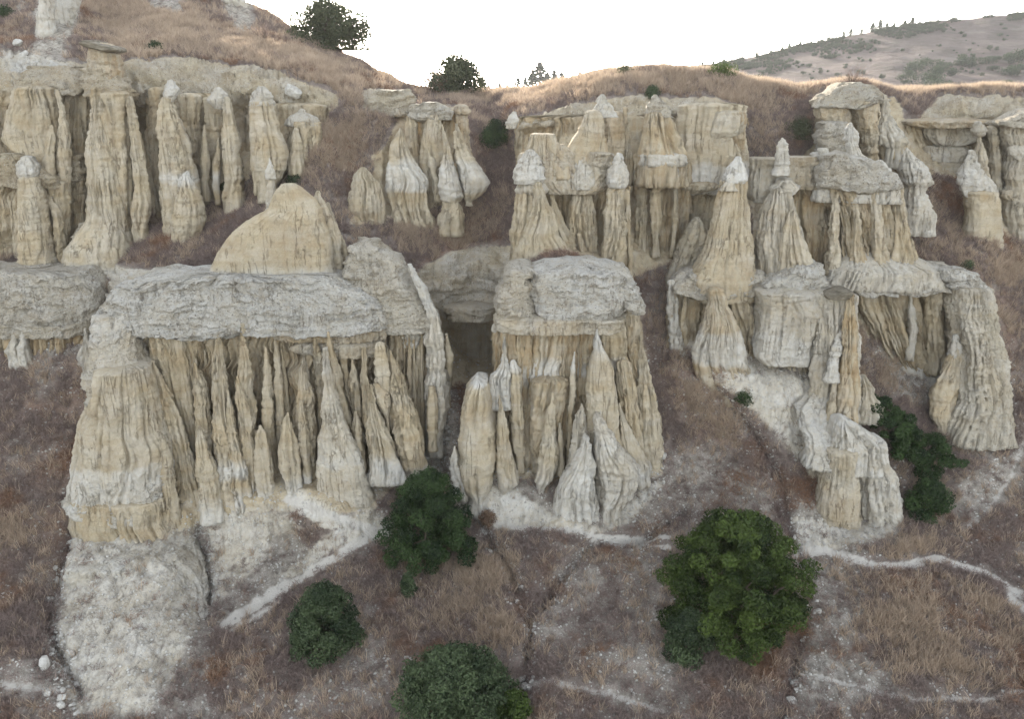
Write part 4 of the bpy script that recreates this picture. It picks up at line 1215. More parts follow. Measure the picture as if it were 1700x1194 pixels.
formation('mushroom_block', 'double yellow block under a wide grey mushroom cap near the right rim', 'rock formation', """
cap D60.4>58.6 sk b1.7 n3.4 e0 w.3 g.35 d3 ; 140 1392 1425, 149 1372 1448, 160 1356 1462, 171 1346 1470, 178 1347 1440
block D58.4 sy b1.3 o.5 e4 ; 174 1351 1402, 190 1354 1400, 207 1362 1398
block D58.6 sy b1.4 o.5 ; 170 1411 1453, 195 1412 1455, 199 1416 1450, 228 1420 1456, 250 1426 1450, 270 1430 1450
rubble D57.2 sk b1.1 w.5 g.2 ; 204 1361 1400, 225 1355 1405, 252 1358 1404
column D57.6 sg r.9 w.35 ; 160 1464 1475, 185 1460 1478, 206 1458 1484
block D57.4 sg r.7 w.45 ; 206 1460 1486, 225 1460 1498, 238 1462 1510, 247 1470 1500
wall D57.9 sw b.8 ; 243 1464 1505, 310 1468 1497
""")
formation('white_drop', 'white drop-shaped hoodoo above the red slope right of the pebbled terrace', 'hoodoo', """
drop D55.4 sg w.6 t.16 ; 246 1502 1508, 260 1498 1520, 275 1494 1534, 286 1492 1540, 300 1496 1542, 315 1502 1536, 330 1502 1537, 345 1496 1542, 356 1490 1546
""")
formation('rim_wall', 'high layered wall under the grassy rim on the far right', 'rock wall', """
ledge D63.6 sy b1.9 n4 e0 o.7 ; 202 1500 1660, 207 1500 1700, 211 1520 1640
boss D63.2 sg b.7 n5 e0 w.4 ; 212 1532 1618, 224 1531 1626, 234 1538 1624, 241 1550 1596
wall D64.2 sw b1.2 n6 g.2 o.3 ; 205 1490 1760, 250 1500 1760, 330 1545 1760
bed D63.3 sg b.6 n5 e0 w.5 ; 246 1530 1602, 256 1528 1604, 268 1532 1596
bed D63.3 sg b.6 n5 e0 w.35 g.25 ; 271 1534 1596, 284 1540 1592, 295 1552 1588
""")
formation('right_edge_wall', 'grey and yellow rock wall cut off by the right edge of the picture', 'rock wall', """
cap D61.5>59.8 sk b1.8 n3.4 e0 w.35 g.2 ; 184 1684 1840, 193 1656 1840, 203 1643 1840, 208 1650 1840
wall D60.0 sg b1.6 n3.6 w.3 g.2 ; 204 1658 1840, 240 1664 1840, 248 1670 1840, 262 1668 1840, 290 1664 1840, 322 1660 1840, 395 1666 1840
boss D59.2 sh r.4 e0 w.6 ; 245 1668 1720, 254 1666 1730, 264 1676 1726
column D60.2 sg w.15 g.4 ; 212 1640 1654, 250 1642 1660, 310 1644 1664
band D59.3 sy r.3 e0 ; 318 1660 1760, 326 1658 1760, 331 1664 1760
""")
formation('twin_white_hoodoo', 'yellow stump carrying two white pointed heads near the right edge', 'hoodoo', """
head D57.4 sh r.9 e4 ; 250 1610 1616, 265 1602 1622, 285 1594 1628, 300 1590 1631, 315 1591 1631, 328 1601 1629
head D57.0 sh r.9 e4 ; 290 1630 1638, 300 1627 1646, 312 1626 1654, 323 1630 1655
body D57.2 sc r.8 n2.8 ; 320 1600 1655, 340 1602 1657, 360 1604 1660, 380 1600 1662, 408 1600 1660
""")
formation('balanced_stone_hoodoo', 'small column topped by a grey pointed cap behind the two white heads', 'hoodoo', """
cap D59.2 sh r.9 e0 w.4 g.5 ; 203 1620 1627, 212 1613 1634, 222 1614 1633, 226 1618 1630
column D59.4 sc g.15 ; 222 1621 1630, 240 1620 1632, 262 1615 1637, 310 1618 1642
""")

# ---- right lower bands
formation('grey_band', 'grey-white overhanging band with a blue-grey wall and a yellow-topped cone below', 'rock formation', """
cap D50.8>50.0 sk b1.4 n4 e0 w.55 ; 449 1136 1262, 460 1120 1270, 474 1110 1272, 484 1112 1268
cap D50.2>49.3 sk b1.6 n4 e0 w.75 ; 436 1312 1356, 452 1294 1366, 468 1262 1376, 480 1262 1378, 485 1266 1360
cap D48.7 sh b1.5 e0 w.9 ; 483 1322 1376, 488 1314 1374, 493 1322 1366
wall D50.6 sw b1.1 n5 g.15 ; 481 1110 1262, 520 1108 1260, 575 1105 1256
column D49.8 sg w.75 r.8 ; 468 1109 1122, 500 1107 1124, 540 1108 1130, 590 1112 1150
cone D48.0 sc r.7 b.9 W545-605 o.5 ; 482 1172 1200, 500 1174 1206, 520 1168 1218, 545 1160 1228, 565 1154 1236, 580 1150 1239, 602 1150 1242, 640 1158 1252
flute D49.2 sf r.6 ; 481 1200 1246, 520 1212 1252, 560 1228 1252, 588 1238 1250
flute D49.0 sf ; 520 1244 1250, 550 1240 1256, 590 1240 1258
wall D48.3 sg b1.5 n6 w.35 g.42 W545-600 f.16 F1.2 e0 ; 483 1255 1392, 510 1260 1402, 540 1256 1399, 570 1252 1394, 586 1250 1390, 597 1260 1382
wall D48.9 sw b1.5 n4 g.55 o.05 ; 590 1264 1392, 640 1272 1390, 690 1288 1384
slab D47.0 ss b1.0 e0 d2 o.2 g.8 ; 480 1386 1412, 486 1366 1419, 492 1368 1416
""")
formation('lit_wall_corner', 'thin fluted corner of the blue-grey wall under a dark slab, its lit face coloured yellow', 'hoodoo', """
corner D47.5>45.9 sg b1.0 n3 w.42 g.25 ; 488 1352 1420, 560 1350 1422, 620 1346 1424, 704 1338 1424
pillar D46.4>44.6 sf r.9 o.6 ; 490 1405 1418, 520 1402 1422, 550 1398 1423, 600 1393 1424, 650 1388 1427, 694 1382 1424
edge D46.3>45.2 sh r.7 w.8 ; 540 1394 1402, 570 1384 1400, 606 1370 1396
edge D45.6>44.4 sc r.7 w.1 ; 606 1386 1396, 650 1376 1392, 696 1370 1390
foot D46.0 sg r.8 w.3 ; 625 1428 1440, 650 1425 1455, 672 1420 1463
""")  # lit right-hand face of the grey wall, its light put in as yellow rock
formation('grey_spur', 'blue-white rocky spur with a narrow dark cleft behind the largest green tree', 'rock formation', """
slope D47.4>43.6 sg b1.3 w.75 C.3 ; 630 1350 1388, 670 1316 1398, 700 1322 1410, 740 1338 1420
head D43.3 sg b1.3 w.8 ; 692 1389 1402, 705 1380 1425, 720 1375 1445, 735 1371 1464, 752 1374 1468
pillar D43.0 sc b1.3 n2.6 f.16 w.25 B30 ; 742 1366 1418, 790 1358 1420, 830 1350 1424, 862 1342 1428, 892 1330 1430
pillar D43.1 sg b1.2 w.6 B20 ; 732 1428 1467, 760 1423 1470, 790 1423 1485, 830 1425 1492, 858 1430 1495, 880 1438 1492
wall D44.4 sg b.9 g.45 w.3 ; 726 1334 1376, 780 1334 1372, 870 1336 1372
""")
formation('end_buttress', 'pale right end of the lower band with a white knob and a leaning yellow buttress', 'rock formation', """
cap D52.8>51.4 sk b1.7 n4 e0 w.55 ; 438 1385 1560, 454 1372 1592, 468 1370 1618, 480 1386 1626
cap D50.4 sk r.8 e0 w.8 ; 446 1560 1600, 460 1562 1624, 472 1566 1634, 479 1570 1636
wall D52.2 sw b1.1 n5 g.2 o.3 ; 478 1414 1582, 520 1428 1578, 560 1448 1574, 640 1496 1566
column D51.0 sg w.5 ; 485 1509 1514, 520 1507 1518, 545 1507 1523, 570 1508 1520
column D51.1 sf g.2 ; 482 1530 1560, 530 1534 1562, 590 1538 1570
buttress D50.6>47.6 sg b1.9 n2.6 w.34 C.5 ; 474 1570 1636, 520 1572 1641, 545 1578 1648, 580 1580 1656, 620 1582 1664, 660 1580 1670, 700 1572 1676
knob D49.0 sh r.8 e4 ; 558 1580 1592, 574 1576 1599, 592 1572 1600, 602 1574 1592
buttress D48.8>47.4 sc r.8 o.3 ; 592 1570 1599, 612 1562 1599, 640 1549 1596, 655 1541 1590, 666 1545 1586, 692 1544 1581, 706 1556 1576
""")

# ------------------------------------------------------------------ plants
def orient(n, up=0.0):
    """random unit frames (three n x 3 arrays); up pulls the normals upward"""
    nrm = RNG.normal(size=(n, 3)); nrm[:, 2] += up
    nrm /= np.linalg.norm(nrm, axis=1)[:, None]
    t = np.cross(nrm, RNG.normal(size=(n, 3)))
    t /= np.linalg.norm(t, axis=1)[:, None] + 1e-9
    return nrm, t, np.cross(nrm, t)


def leaf_mesh(name, P, size, mat, tone, up=0.4, out=None):
    """one small folded leaf spray (a kite of two triangles) at every point"""
    n = len(P)
    nrm, t, b = orient(n, up)
    if out is not None:
        nrm = nrm * 0.75 + out * 0.9
        nrm /= np.linalg.norm(nrm, axis=1)[:, None]
        t = np.cross(nrm, RNG.normal(size=(n, 3))); t /= np.linalg.norm(t, axis=1)[:, None] + 1e-9
        b = np.cross(nrm, t)
    s = (size * RNG.uniform(0.6, 1.35, n))[:, None]
    V = np.stack([P - t * s, P + b * s * 0.55 + nrm * s * 0.18, P + t * s, P - b * s * 0.55 + nrm * s * 0.18], 1).reshape(-1, 3)
    i = np.arange(n)[:, None] * 4
    F = np.concatenate([i + np.array([[0, 1, 2]]), i + np.array([[0, 2, 3]])])
    c = np.repeat(np.clip(tone, 0, 1), 4)
    return new_mesh(name, V, F, mat, False, np.stack([c, c, c, np.ones_like(c)], -1))


def limb_mesh(name, paths, mat, sides=6):
    """tapered branches: each path is a list of (x, y, z, radius)"""
    V, F = [], []
    for p in paths:
        p = np.asarray(p, float)
        o = len(V)
        for k, (x, y, z, r) in enumerate(p):
            d = p[min(k + 1, len(p) - 1), :3] - p[max(k - 1, 0), :3]
            d /= np.linalg.norm(d) + 1e-9
            a = np.cross(d, [0.3, 0.9, 0.1]); a /= np.linalg.norm(a) + 1e-9
            b = np.cross(d, a)
            for j in range(sides):
                t = 2 * math.pi * j / sides
                V.append(np.array([x, y, z]) + r * (math.cos(t) * a + math.sin(t) * b))
        for k in range(len(p) - 1):
            for j in range(sides):
                j2 = (j + 1) % sides
                F.append((o + k * sides + j, o + k * sides + j2, o + (k + 1) * sides + j2, o + (k + 1) * sides + j))
    c = np.full((len(V), 4), 0.5)
    return new_mesh(name, V, F, mat, True, c)


def bend(p0, p1, r0, r1, n=5, w=0.12):
    p0, p1 = np.asarray(p0, float), np.asarray(p1, float)
    L = np.linalg.norm(p1 - p0)
    out = []
    for k in range(n):
        t = k / (n - 1)
        q = p0 + (p1 - p0) * t + RNG.normal(size=3) * w * L * math.sin(math.pi * t) * 0.6
        out.append((*q, r0 + (r1 - r0) * t))
    return out


def tree(name, label, cat, base, rad, height, mat, n_lobe=60, n_leaf=30000, leaf=0.07, low=0.08, group=None, skew=(0, 0), shape=0.75, seed=1, gap=0.42, trunk=True, tones=(0.1, 0.85), along=None):
    """trunk and limbs under a crown of many leaf clumps; lobes make the bumpy outline and leave gaps between them"""
    rg = np.random.default_rng(seed)
    e = empty(name, base, label, cat, group)
    lob = []
    for k in range(n_lobe):
        h = low + (1 - low) * (k + 0.5) / n_lobe
        w = math.sqrt(max(0.03, 1 - abs((h - 0.40) / 0.62) ** 2.2)) * (1 - (1 - shape) * h)
        a = k * 2.39996 + rg.uniform(-0.4, 0.4)
        q = math.sqrt(rg.uniform(0.45, 1.0)) if k % 5 else rg.uniform(0, 0.5)
        r = rad * rg.uniform(0.6, 1.2) * 2.1 / math.sqrt(n_lobe) * (1.1 - 0.25 * h)
        rr = max(0.0, rad * w * q * rg.uniform(0.86, 1.04) - r * 0.5)
        rr *= rg.choice([0.8, 1.0, 1.0, 1.12])
        lob.append((rr * math.cos(a) + skew[0] * h * rad, rr * math.sin(a) + skew[1] * h * rad, height * h * 0.93 + r * 0.2, r, rg.uniform(*tones)))
    lob = np.array(lob)
    if along is not None:                                        # a clump that sprawls along the slope
        u = rg.random(n_lobe)[:, None]
        lob[:, :3] += np.asarray(along[0]) * (1 - u) + np.asarray(along[1]) * u
    pick = rg.choice(n_lobe, n_leaf, p=lob[:, 3] ** 2 / np.sum(lob[:, 3] ** 2))
    d = rg.normal(size=(n_leaf, 3)); d /= np.linalg.norm(d, axis=1)[:, None]
    clump = noise(d[:, 0] * 2.2 + pick * 3.1, d[:, 1] * 2.2, d[:, 2] * 2.2)
    keep = clump > (gap - 0.75)
    rr = lob[pick, 3] * (0.60 + 0.40 * rg.random(n_leaf) ** 0.5 + 0.42 * clump)
    P = lob[pick, :3] + d * rr[:, None] * np.array([1, 1, 0.85])
    P[:, 0] += 0.10 * rad * noise(P[:, 0] * 0.9 / rad + seed, P[:, 1], P[:, 2] * 1.7 / rad); P[:, 2] = np.maximum(P[:, 2], 0.05 if along is None else -9)
    P, d, pk, cl = P[keep], d[keep], pick[keep], clump[keep]
    tone = lob[pk, 4] + 0.25 * cl + rg.normal(size=len(pk)) * 0.13
    link('crown', leaf_mesh('crown', P, leaf, mat, tone, 0.3, d), e)
    if trunk:
        paths = [bend((0, 0, -0.3), (skew[0] * rad * 0.3, skew[1] * rad * 0.3, height * 0.55), rad * 0.075, rad * 0.035, 6, 0.04)]
        link('trunk', limb_mesh('trunk', paths, M_BARK, 8), e)
        for k in rg.choice(n_lobe, min(9, n_lobe), replace=False):
            p0 = np.array(paths[0][int(rg.integers(1, 5))][:3])
            link('limb', limb_mesh('limb', [bend(p0, lob[k, :3], rad * 0.03, rad * 0.008, 5)], M_BARK, 5), e)
    return e


def tree_at(name, label, cat, px, py, rad, height, mat, **kw):
    p, n = on_ground(px, py)
    return tree(name, label, cat, p, rad, height, mat, **kw)


tree_at('evergreen_tree', 'largest dark green round tree, right of centre in the foreground', 'tree', 1212, 1040, 4.0, 6.7, M_PINEGREEN, gap=0.34, n_lobe=210, n_leaf=98000, leaf=0.075, seed=11, shape=0.86, low=0.02)
tree_at('evergreen_tree', 'dark green tree standing on the path fork below the left cliff', 'tree', 712, 925, 2.95, 5.6, M_OAK, gap=0.34, n_lobe=140, n_leaf=62000, leaf=0.07, seed=12, shape=0.66, low=0.03)
tree_at('evergreen_bush', 'mid green bush on the brown slope below the long pale path', 'bush', 540, 1075, 2.15, 3.7, M_BLUEGREEN, n_lobe=100, n_leaf=36000, leaf=0.065, seed=13, shape=0.66, low=0.02)
tree_at('evergreen_bush', 'large olive green bush cut off by the bottom edge', 'bush', 755, 1186, 3.2, 3.0, M_BLUEGREEN, n_lobe=120, n_leaf=48000, leaf=0.07, seed=14, shape=0.72, gap=0.42, tones=(0.3, 0.85))
tree_at('evergreen_bush', 'bright green bush at the bottom edge right of the large olive one', 'bush', 850, 1200, 0.95, 1.6, M_PINEGREEN, n_lobe=30, n_leaf=9000, leaf=0.06, seed=15)
tree_at('sapling', 'small grey-green sapling beside the foot of the dark tree on the path', 'bush', 676, 990, 0.52, 1.35, M_BLUEGREEN, n_lobe=18, n_leaf=4500, leaf=0.05, seed=16, gap=0.4)
tree_at('evergreen_bush', 'grey-green bush leaning on the lower left of the largest tree', 'bush', 1140, 1092, 1.35, 2.6, M_BLUEGREEN, n_lobe=40, n_leaf=15000, leaf=0.065, seed=17, low=0.04)
_b = on_ground(1490, 745)[0]
tree_at('evergreen_bush', 'long dark sprawling bush running diagonally down behind the grey spur', 'bush', 1490, 745, 1.9, 2.2, M_OAK, n_lobe=90, n_leaf=44000, leaf=0.065, seed=18, low=0.0, trunk=False, along=(on_ground(1432, 700)[0] - _b, on_ground(1556, 796)[0] - _b))
tree_at('evergreen_bush', 'dark green bush at the right foot of the grey spur, below the sprawling one', 'bush', 1536, 858, 1.6, 2.3, M_OAK, n_lobe=40, n_leaf=15000, leaf=0.065, seed=20, low=0.0)
tree_at('withered_bush', 'small brown bush on the pale apron right of the dark tree', 'bush', 808, 870, 0.62, 0.9, M_DRYLEAF, n_lobe=20, n_leaf=3500, leaf=0.04, seed=21, gap=0.45)
tree_at('juniper_bush', 'dark round bush in the gully left of the upper central walls', 'bush', 820, 246, 1.4, 1.9, M_OAK, n_lobe=30, n_leaf=8000, leaf=0.07, seed=22)
tree_at('hilltop_tree', 'open olive tree on the left skyline slope', 'tree', 545, 84, 4.6, 3.9, M_OLIVE, n_lobe=54, n_leaf=28000, leaf=0.11, seed=23, gap=0.42, tones=(0.1, 0.6), low=0.0)
tree_at('hilltop_tree', 'olive tree standing on the saddle skyline', 'tree', 755, 156, 3.3, 2.9, M_OLIVE, n_lobe=46, n_leaf=17000, leaf=0.11, seed=24, gap=0.42, tones=(0.1, 0.6), low=0.0)
tree_at('withered_bush', 'pale pinkish dry bush beside the olive tree on the saddle', 'bush', 722, 156, 1.9, 1.9, M_DRYLEAF, n_lobe=26, n_leaf=3200, leaf=0.08, seed=25, gap=0.5, tones=(0.5, 1.0), low=0.0)
tree_at('scrub_bush', 'thin green shrub on the central ridge skyline', 'bush', 1038, 123, 0.75, 0.85, M_OLIVE, n_lobe=18, n_leaf=1200, leaf=0.06, seed=26, gap=0.55)
tree_at('scrub_bush', 'small green shrub growing at the brim above the pendant hoodoo', 'bush', 1082, 160, 0.62, 0.9, M_BLUEGREEN, n_lobe=18, n_leaf=3000, leaf=0.05, seed=27)
tree_at('scrub_bush', 'yellow-green shrub on the sunlit brim right of the central ridge', 'bush', 1195, 128, 1.3, 0.8, M_PINEGREEN, n_lobe=22, n_leaf=2600, leaf=0.06, seed=28, tones=(0.6, 1.0))
tree_at('scrub_bush', 'dusky grey-brown shrub on the red slope left of the pebbly terrace', 'bush', 1325, 232, 1.3, 1.2, M_OLIVE, n_lobe=24, n_leaf=4200, leaf=0.055, seed=29, tones=(0.0, 0.4))
tree_at('scrub_bush', 'tiny dark shrub on the grey band below the white-coned hoodoo', 'bush', 1238, 449, 0.42, 0.45, M_OAK, n_lobe=12, n_leaf=1500, leaf=0.045, seed=30)
tree_at('scrub_bush', 'dark green shrub on the dry grass of the upper left hill', 'bush', 258, 82, 0.75, 0.6, M_OAK, n_lobe=14, n_leaf=1500, leaf=0.06, seed=31)
tree_at('scrub_bush', 'low green shrub on the red brush right of the grey-capped hoodoo', 'bush', 492, 305, 0.8, 0.5, M_BLUEGREEN, n_lobe=14, n_leaf=1800, leaf=0.05, seed=32)
tree_at('scrub_bush', 'low green shrub at the foot of the narrow pillar in the upper left row', 'bush', 372, 316, 0.45, 0.4, M_BLUEGREEN, n_lobe=12, n_leaf=1300, leaf=0.045, seed=33)
tree_at('scrub_bush', 'dark green shrub at the very top left corner', 'bush', 8, 28, 0.9, 0.9, M_OAK, n_lobe=14, n_leaf=1600, leaf=0.07, seed=34)
tree_at('scrub_bush', 'small green shrub under the drop-shaped hoodoos', 'bush', 752, 366, 0.62, 0.7, M_OLIVE, n_lobe=14, n_leaf=1700, leaf=0.05, seed=35)
tree_at('scrub_bush', 'low green shrub on the red gully slope by the grey spur', 'bush', 1236, 668, 0.7, 0.5, M_OAK, n_lobe=14, n_leaf=1700, leaf=0.05, seed=36)
tree_at('scrub_bush', 'green shrub among the straw above the right end of the lower band', 'bush', 1604, 446, 0.5, 0.5, M_BLUEGREEN, n_lobe=12, n_leaf=1300, leaf=0.05, seed=37)


def bare_shrub(name, label, px, py, rad, h, n=46, seed=1, mat=None):
    rg = np.random.default_rng(seed)
    p, _ = on_ground(px, py)
    e = empty(name, p, label, 'bush')
    pt_, tw = [], []
    for k in range(9):
        a, q = rg.uniform(0, 6.28), rg.uniform(0.3, 1)
        tip = np.array([rad * q * math.cos(a), rad * q * math.sin(a), h * rg.uniform(0.6, 1.0)])
        st = bend((0, 0, -0.05), tip * 0.75, 0.035, 0.014, 5, 0.14)
        pt_.append(st)
        for _ in range(n // 9):
            b0 = np.array(st[int(rg.integers(1, 5))][:3])
            tw.append(bend(b0, b0 + (tip * 0.45 + rg.normal(size=3) * rad * 0.28), 0.013, 0.005, 4, 0.2))
    link('stem', limb_mesh('stem', pt_, M_BARK, 4), e)
    link('twigs', limb_mesh('twigs', tw, mat or M_BRUSH, 3), e)
    return e


bare_shrub('leafless_shrub', 'bare twiggy shrub on the grey mushroom cap at the right rim', 1412, 142, 0.9, 1.3, 90, 41)
bare_shrub('leafless_shrub', 'bare twiggy shrub on the hill crest at the upper left', 440, 74, 1.3, 1.7, 110, 42)
bare_shrub('leafless_shrub', 'faint bare shrub on the skyline between the olive trees', 652, 132, 0.7, 1.0, 60, 43)
bare_shrub('leafless_shrub', 'bare brush clump at the bottom edge left of the stony gully', 835, 1120, 0.8, 0.9, 120, 44)


# ------------------------------------------------------------------ dry grass and brush, too many to count
def tuft_source(kind, seed):
    rg = np.random.default_rng(seed)
    V, F, T = [], [], []
    def blade(p0, p1, w, tone):
        p0, p1 = np.asarray(p0), np.asarray(p1)
        d = p1 - p0
        s = np.cross(d, rg.normal(size=3)); s = s / (np.linalg.norm(s) + 1e-9) * w
        m = (p0 + p1) / 2 + np.array([0, 0, 0.10 * np.linalg.norm(d)])
        o = len(V)
        V.extend([p0 - s, p0 + s, m + s * 0.8, m - s * 0.8, p1])
        F.extend([(o, o + 1, o + 2), (o, o + 2, o + 3), (o + 3, o + 2, o + 4)])
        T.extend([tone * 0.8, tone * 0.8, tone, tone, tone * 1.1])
    if kind == 'grass':
        for k in range(16):
            a, l = rg.uniform(0, 6.28), rg.uniform(0.25, 0.6)
            lean = rg.uniform(0.1, 0.75)
            b0 = np.array([rg.normal() * 0.09, rg.normal() * 0.09, -0.02])
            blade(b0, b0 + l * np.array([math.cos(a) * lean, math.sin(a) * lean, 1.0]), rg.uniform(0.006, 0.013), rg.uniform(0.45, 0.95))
    else:
        for k in range(15):
            a, l = rg.uniform(0, 6.28), rg.uniform(0.12, 0.42)
            el = rg.uniform(0.15, 1.1)
            b0 = np.array([rg.normal() * 0.10, rg.normal() * 0.10, rg.uniform(-0.02, 0.08)])
            tip = b0 + l * np.array([math.cos(a) * math.cos(el), math.sin(a) * math.cos(el), math.sin(el)])
            tone = rg.uniform(0.15, 0.75)
            blade(b0, tip, rg.uniform(0.005, 0.010), tone)
            for _ in range(2):
                q = b0 + (tip - b0) * rg.uniform(0.3, 0.9)
                blade(q, q + rg.normal(size=3) * l * 0.3 + np.array([0, 0, l * 0.15]), 0.007, tone * rg.uniform(0.7, 1.4))
    T = np.clip(np.array(T), 0, 1)
    me = new_mesh(kind + '_tuft', np.array(V), np.array(F), M_STRAW if kind == 'grass' else M_BRUSH, False, np.stack([T, T, T, T * 0 + 1], -1))
    return me


def scatter(name, mesh_list, P, Nn, scale, seed):
    """vertices carry turn and size; geometry nodes set one tuft on each"""
    rg = np.random.default_rng(seed)
    me = bpy.data.meshes.new(name)
    me.vertices.add(len(P))
    me.vertices.foreach_set('co', P.astype(np.float32).ravel())
    rot = np.stack([rg.normal(size=len(P)) * 0.18 - Nn[:, 1] * 0.45, rg.normal(size=len(P)) * 0.18 + Nn[:, 0] * 0.45, rg.uniform(0, 6.283, len(P))], -1)
    a = me.attributes.new('turn', 'FLOAT_VECTOR', 'POINT'); a.data.foreach_set('vector', rot.astype(np.float32).ravel())
    a = me.attributes.new('size', 'FLOAT', 'POINT'); a.data.foreach_set('value', scale.astype(np.float32))
    a = me.attributes.new('pick', 'INT', 'POINT'); a.data.foreach_set('value', rg.integers(0, len(mesh_list), len(P)).astype(np.int32))
    o = link(name, me)
    ng = bpy.data.node_groups.new(name, 'GeometryNodeTree')
    ng.interface.new_socket('Geometry', in_out='INPUT', socket_type='NodeSocketGeometry')
    ng.interface.new_socket('Geometry', in_out='OUTPUT', socket_type='NodeSocketGeometry')
    nn, ll = ng.nodes, ng.links
    gi, go = nn.new('NodeGroupInput'), nn.new('NodeGroupOutput')
    iop = nn.new('GeometryNodeInstanceOnPoints')
    g2i = nn.new('GeometryNodeGeometryToInstance')
    for m in reversed(mesh_list):
        so = bpy.data.objects.new(m.name, m)                     # a source, stands nowhere itself
        oi = nn.new('GeometryNodeObjectInfo')
        oi.inputs['Object'].default_value = so
        oi.transform_space = 'ORIGINAL'
        ll.new(oi.outputs['Geometry'], g2i.inputs[0])
    def named(n, typ):
        q = nn.new('GeometryNodeInputNamedAttribute'); q.data_type = typ; q.inputs['Name'].default_value = n
        return q.outputs[0]
    e2r = nn.new('FunctionNodeEulerToRotation')
    ll.new(named('turn', 'FLOAT_VECTOR'), e2r.inputs[0])
    ll.new(gi.outputs[0], iop.inputs['Points'])
    ll.new(g2i.outputs[0], iop.inputs['Instance'])
    iop.inputs['Pick Instance'].default_value = True
    ll.new(named('pick', 'INT'), iop.inputs['Instance Index'])
    ll.new(e2r.outputs[0], iop.inputs['Rotation'])
    ll.new(named('size', 'FLOAT'), iop.inputs['Scale'])
    ll.new(iop.outputs[0], go.inputs[0])
    md = o.modifiers.new('tufts', 'NODES')
    md.node_group = ng
    return o


ga = np.linalg.norm(np.cross(np.gradient(TV, axis=1), np.gradient(TV, axis=0)), axis=-1)
veg_w = np.clip(VEG, 0, 1) * (1 - np.clip(CRAGF * 1.3, 0, 1)) * (1 - np.clip(PATHF * 1.4, 0, 1))
patch = sstep(-0.35, 0.35, fbm(TV[..., 0] * 0.35, TV[..., 1] * 0.35, TV[..., 2] * 0.35, 3)) * 0.8 + 0.2
vis = (PXg > -160) & (PXg < 1860) & (PYg < 1330) & (TV[..., 1] < 108)
wgt = ga * veg_w ** 1.5 * vis
straw_zone = np.zeros(PXg.shape)
for o in ('1380,950 1500,960 1690,1010 1700,1130 1480,1120', '1480,880 1600,900 1560,940 1480,930', '1560,370 1700,400 1700,560 1640,540', '1080,540 1190,650 1230,760 1150,700', '100,-60 420,60 660,150 560,180 400,130 200,100',
          '690,960 860,990 840,1080 690,1060', '470,230 640,190 600,300 480,310', '640,370 840,340 830,400 700,430', '1420,560 1500,600 1480,650 1430,640', '-40,850 40,870 30,930 -40,930',
          '700,150 1010,120 1230,120 1340,155 1240,180 1000,160 800,170', '1480,150 1700,145 1700,170 1480,170', '640,920 850,940 850,1060 660,1050'):
    straw_zone = np.maximum(straw_zone, region(PXg, PYg, pt(o), 22))
over = np.zeros(PXg.shape); over[-len(back):] = 1
straw_zone = np.maximum(straw_zone, over * 0.9)


def sample(w, n, seed):
    rg = np.random.default_rng(seed)
    w = w[:-1, :-1].ravel(); w = w / w.sum()
    k = rg.choice(len(w), n, p=w)
    r, c = np.divmod(k, nc - 1)
    u, v = rg.random(n)[:, None], rg.random(n)[:, None]
    P = (TV[r, c] * (1 - u) + TV[r, c + 1] * u) * (1 - v) + (TV[r + 1, c] * (1 - u) + TV[r + 1, c + 1] * u) * v
    return P, TN[r, c], rg


P, Nn, rg = sample(wgt * (0.16 + 0.84 * straw_zone) * patch, 125000, 61)
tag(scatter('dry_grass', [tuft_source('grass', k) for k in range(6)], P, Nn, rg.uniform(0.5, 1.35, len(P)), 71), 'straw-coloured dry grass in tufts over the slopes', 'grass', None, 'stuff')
P, Nn, rg = sample(wgt * (1 - 0.65 * straw_zone) * (1.15 - patch), 120000, 62)
tag(scatter('dead_brush', [tuft_source('brush', 20 + k) for k in range(6)], P, Nn, rg.uniform(0.45, 1.25, len(P)), 72), 'low mauve-brown dead brush covering the slopes', 'brush', None, 'stuff')

# ------------------------------------------------------------------ stones
def stone_mesh(seed, flat=0.7, box=False):
    rg = np.random.default_rng(seed)
    u = np.linspace(0, 2 * np.pi, 9)[:-1]
    rows_ = [(0.0, -1.0)] + [(math.cos(a), math.sin(a)) for a in (-0.9, -0.3, 0.3, 0.9)] + [(0.0, 1.0)]
    V = []
    pw = 0.45 if box else 0.75
    for r, z in rows_[1:-1]:
        for a in u:
            x, y = r * math.cos(a), r * math.sin(a)
            V.append((math.copysign(abs(x) ** pw, x), math.copysign(abs(y) ** pw, y) * 0.8, z * flat))
    V.append((0, 0, -0.95 * flat)); V.append((0, 0, 0.95 * flat))
    V = np.array(V) * rg.uniform(0.82, 1.15, (len(V), 1))
    F = []
    for k in range(3):
        for j in range(8):
            j2 = (j + 1) % 8
            F += [(k * 8 + j, k * 8 + j2, k * 8 + 8 + j2), (k * 8 + j, k * 8 + 8 + j2, k * 8 + 8 + j)]
    for j in range(8):
        F += [(32, (j + 1) % 8, j), (33, 24 + j, 24 + (j + 1) % 8)]
    return new_mesh('stone', V, np.array(F), M_STONE, False)


STONES = [stone_mesh(100 + k, [0.7, 0.55, 0.8, 0.65, 0.9, 0.6][k]) for k in range(6)]
BOXY = [stone_mesh(120 + k, 0.85, True) for k in range(2)]


def put_stone(px, py, size, label, group=None, mesh=None, name='stone', rg=random):
    p, n = on_ground(px, py)
    o = link(name, mesh or rg.choice(STONES), None, p + n * size * 0.3)
    o.rotation_euler = (rg.uniform(-0.5, 0.5), rg.uniform(-0.5, 0.5), rg.uniform(0, 6.28))
    s = size * 0.5
    o.scale = (s * rg.uniform(0.8, 1.3), s * rg.uniform(0.8, 1.2), s * rg.uniform(0.7, 1.1))
    return tag(o, label, 'stone', group)


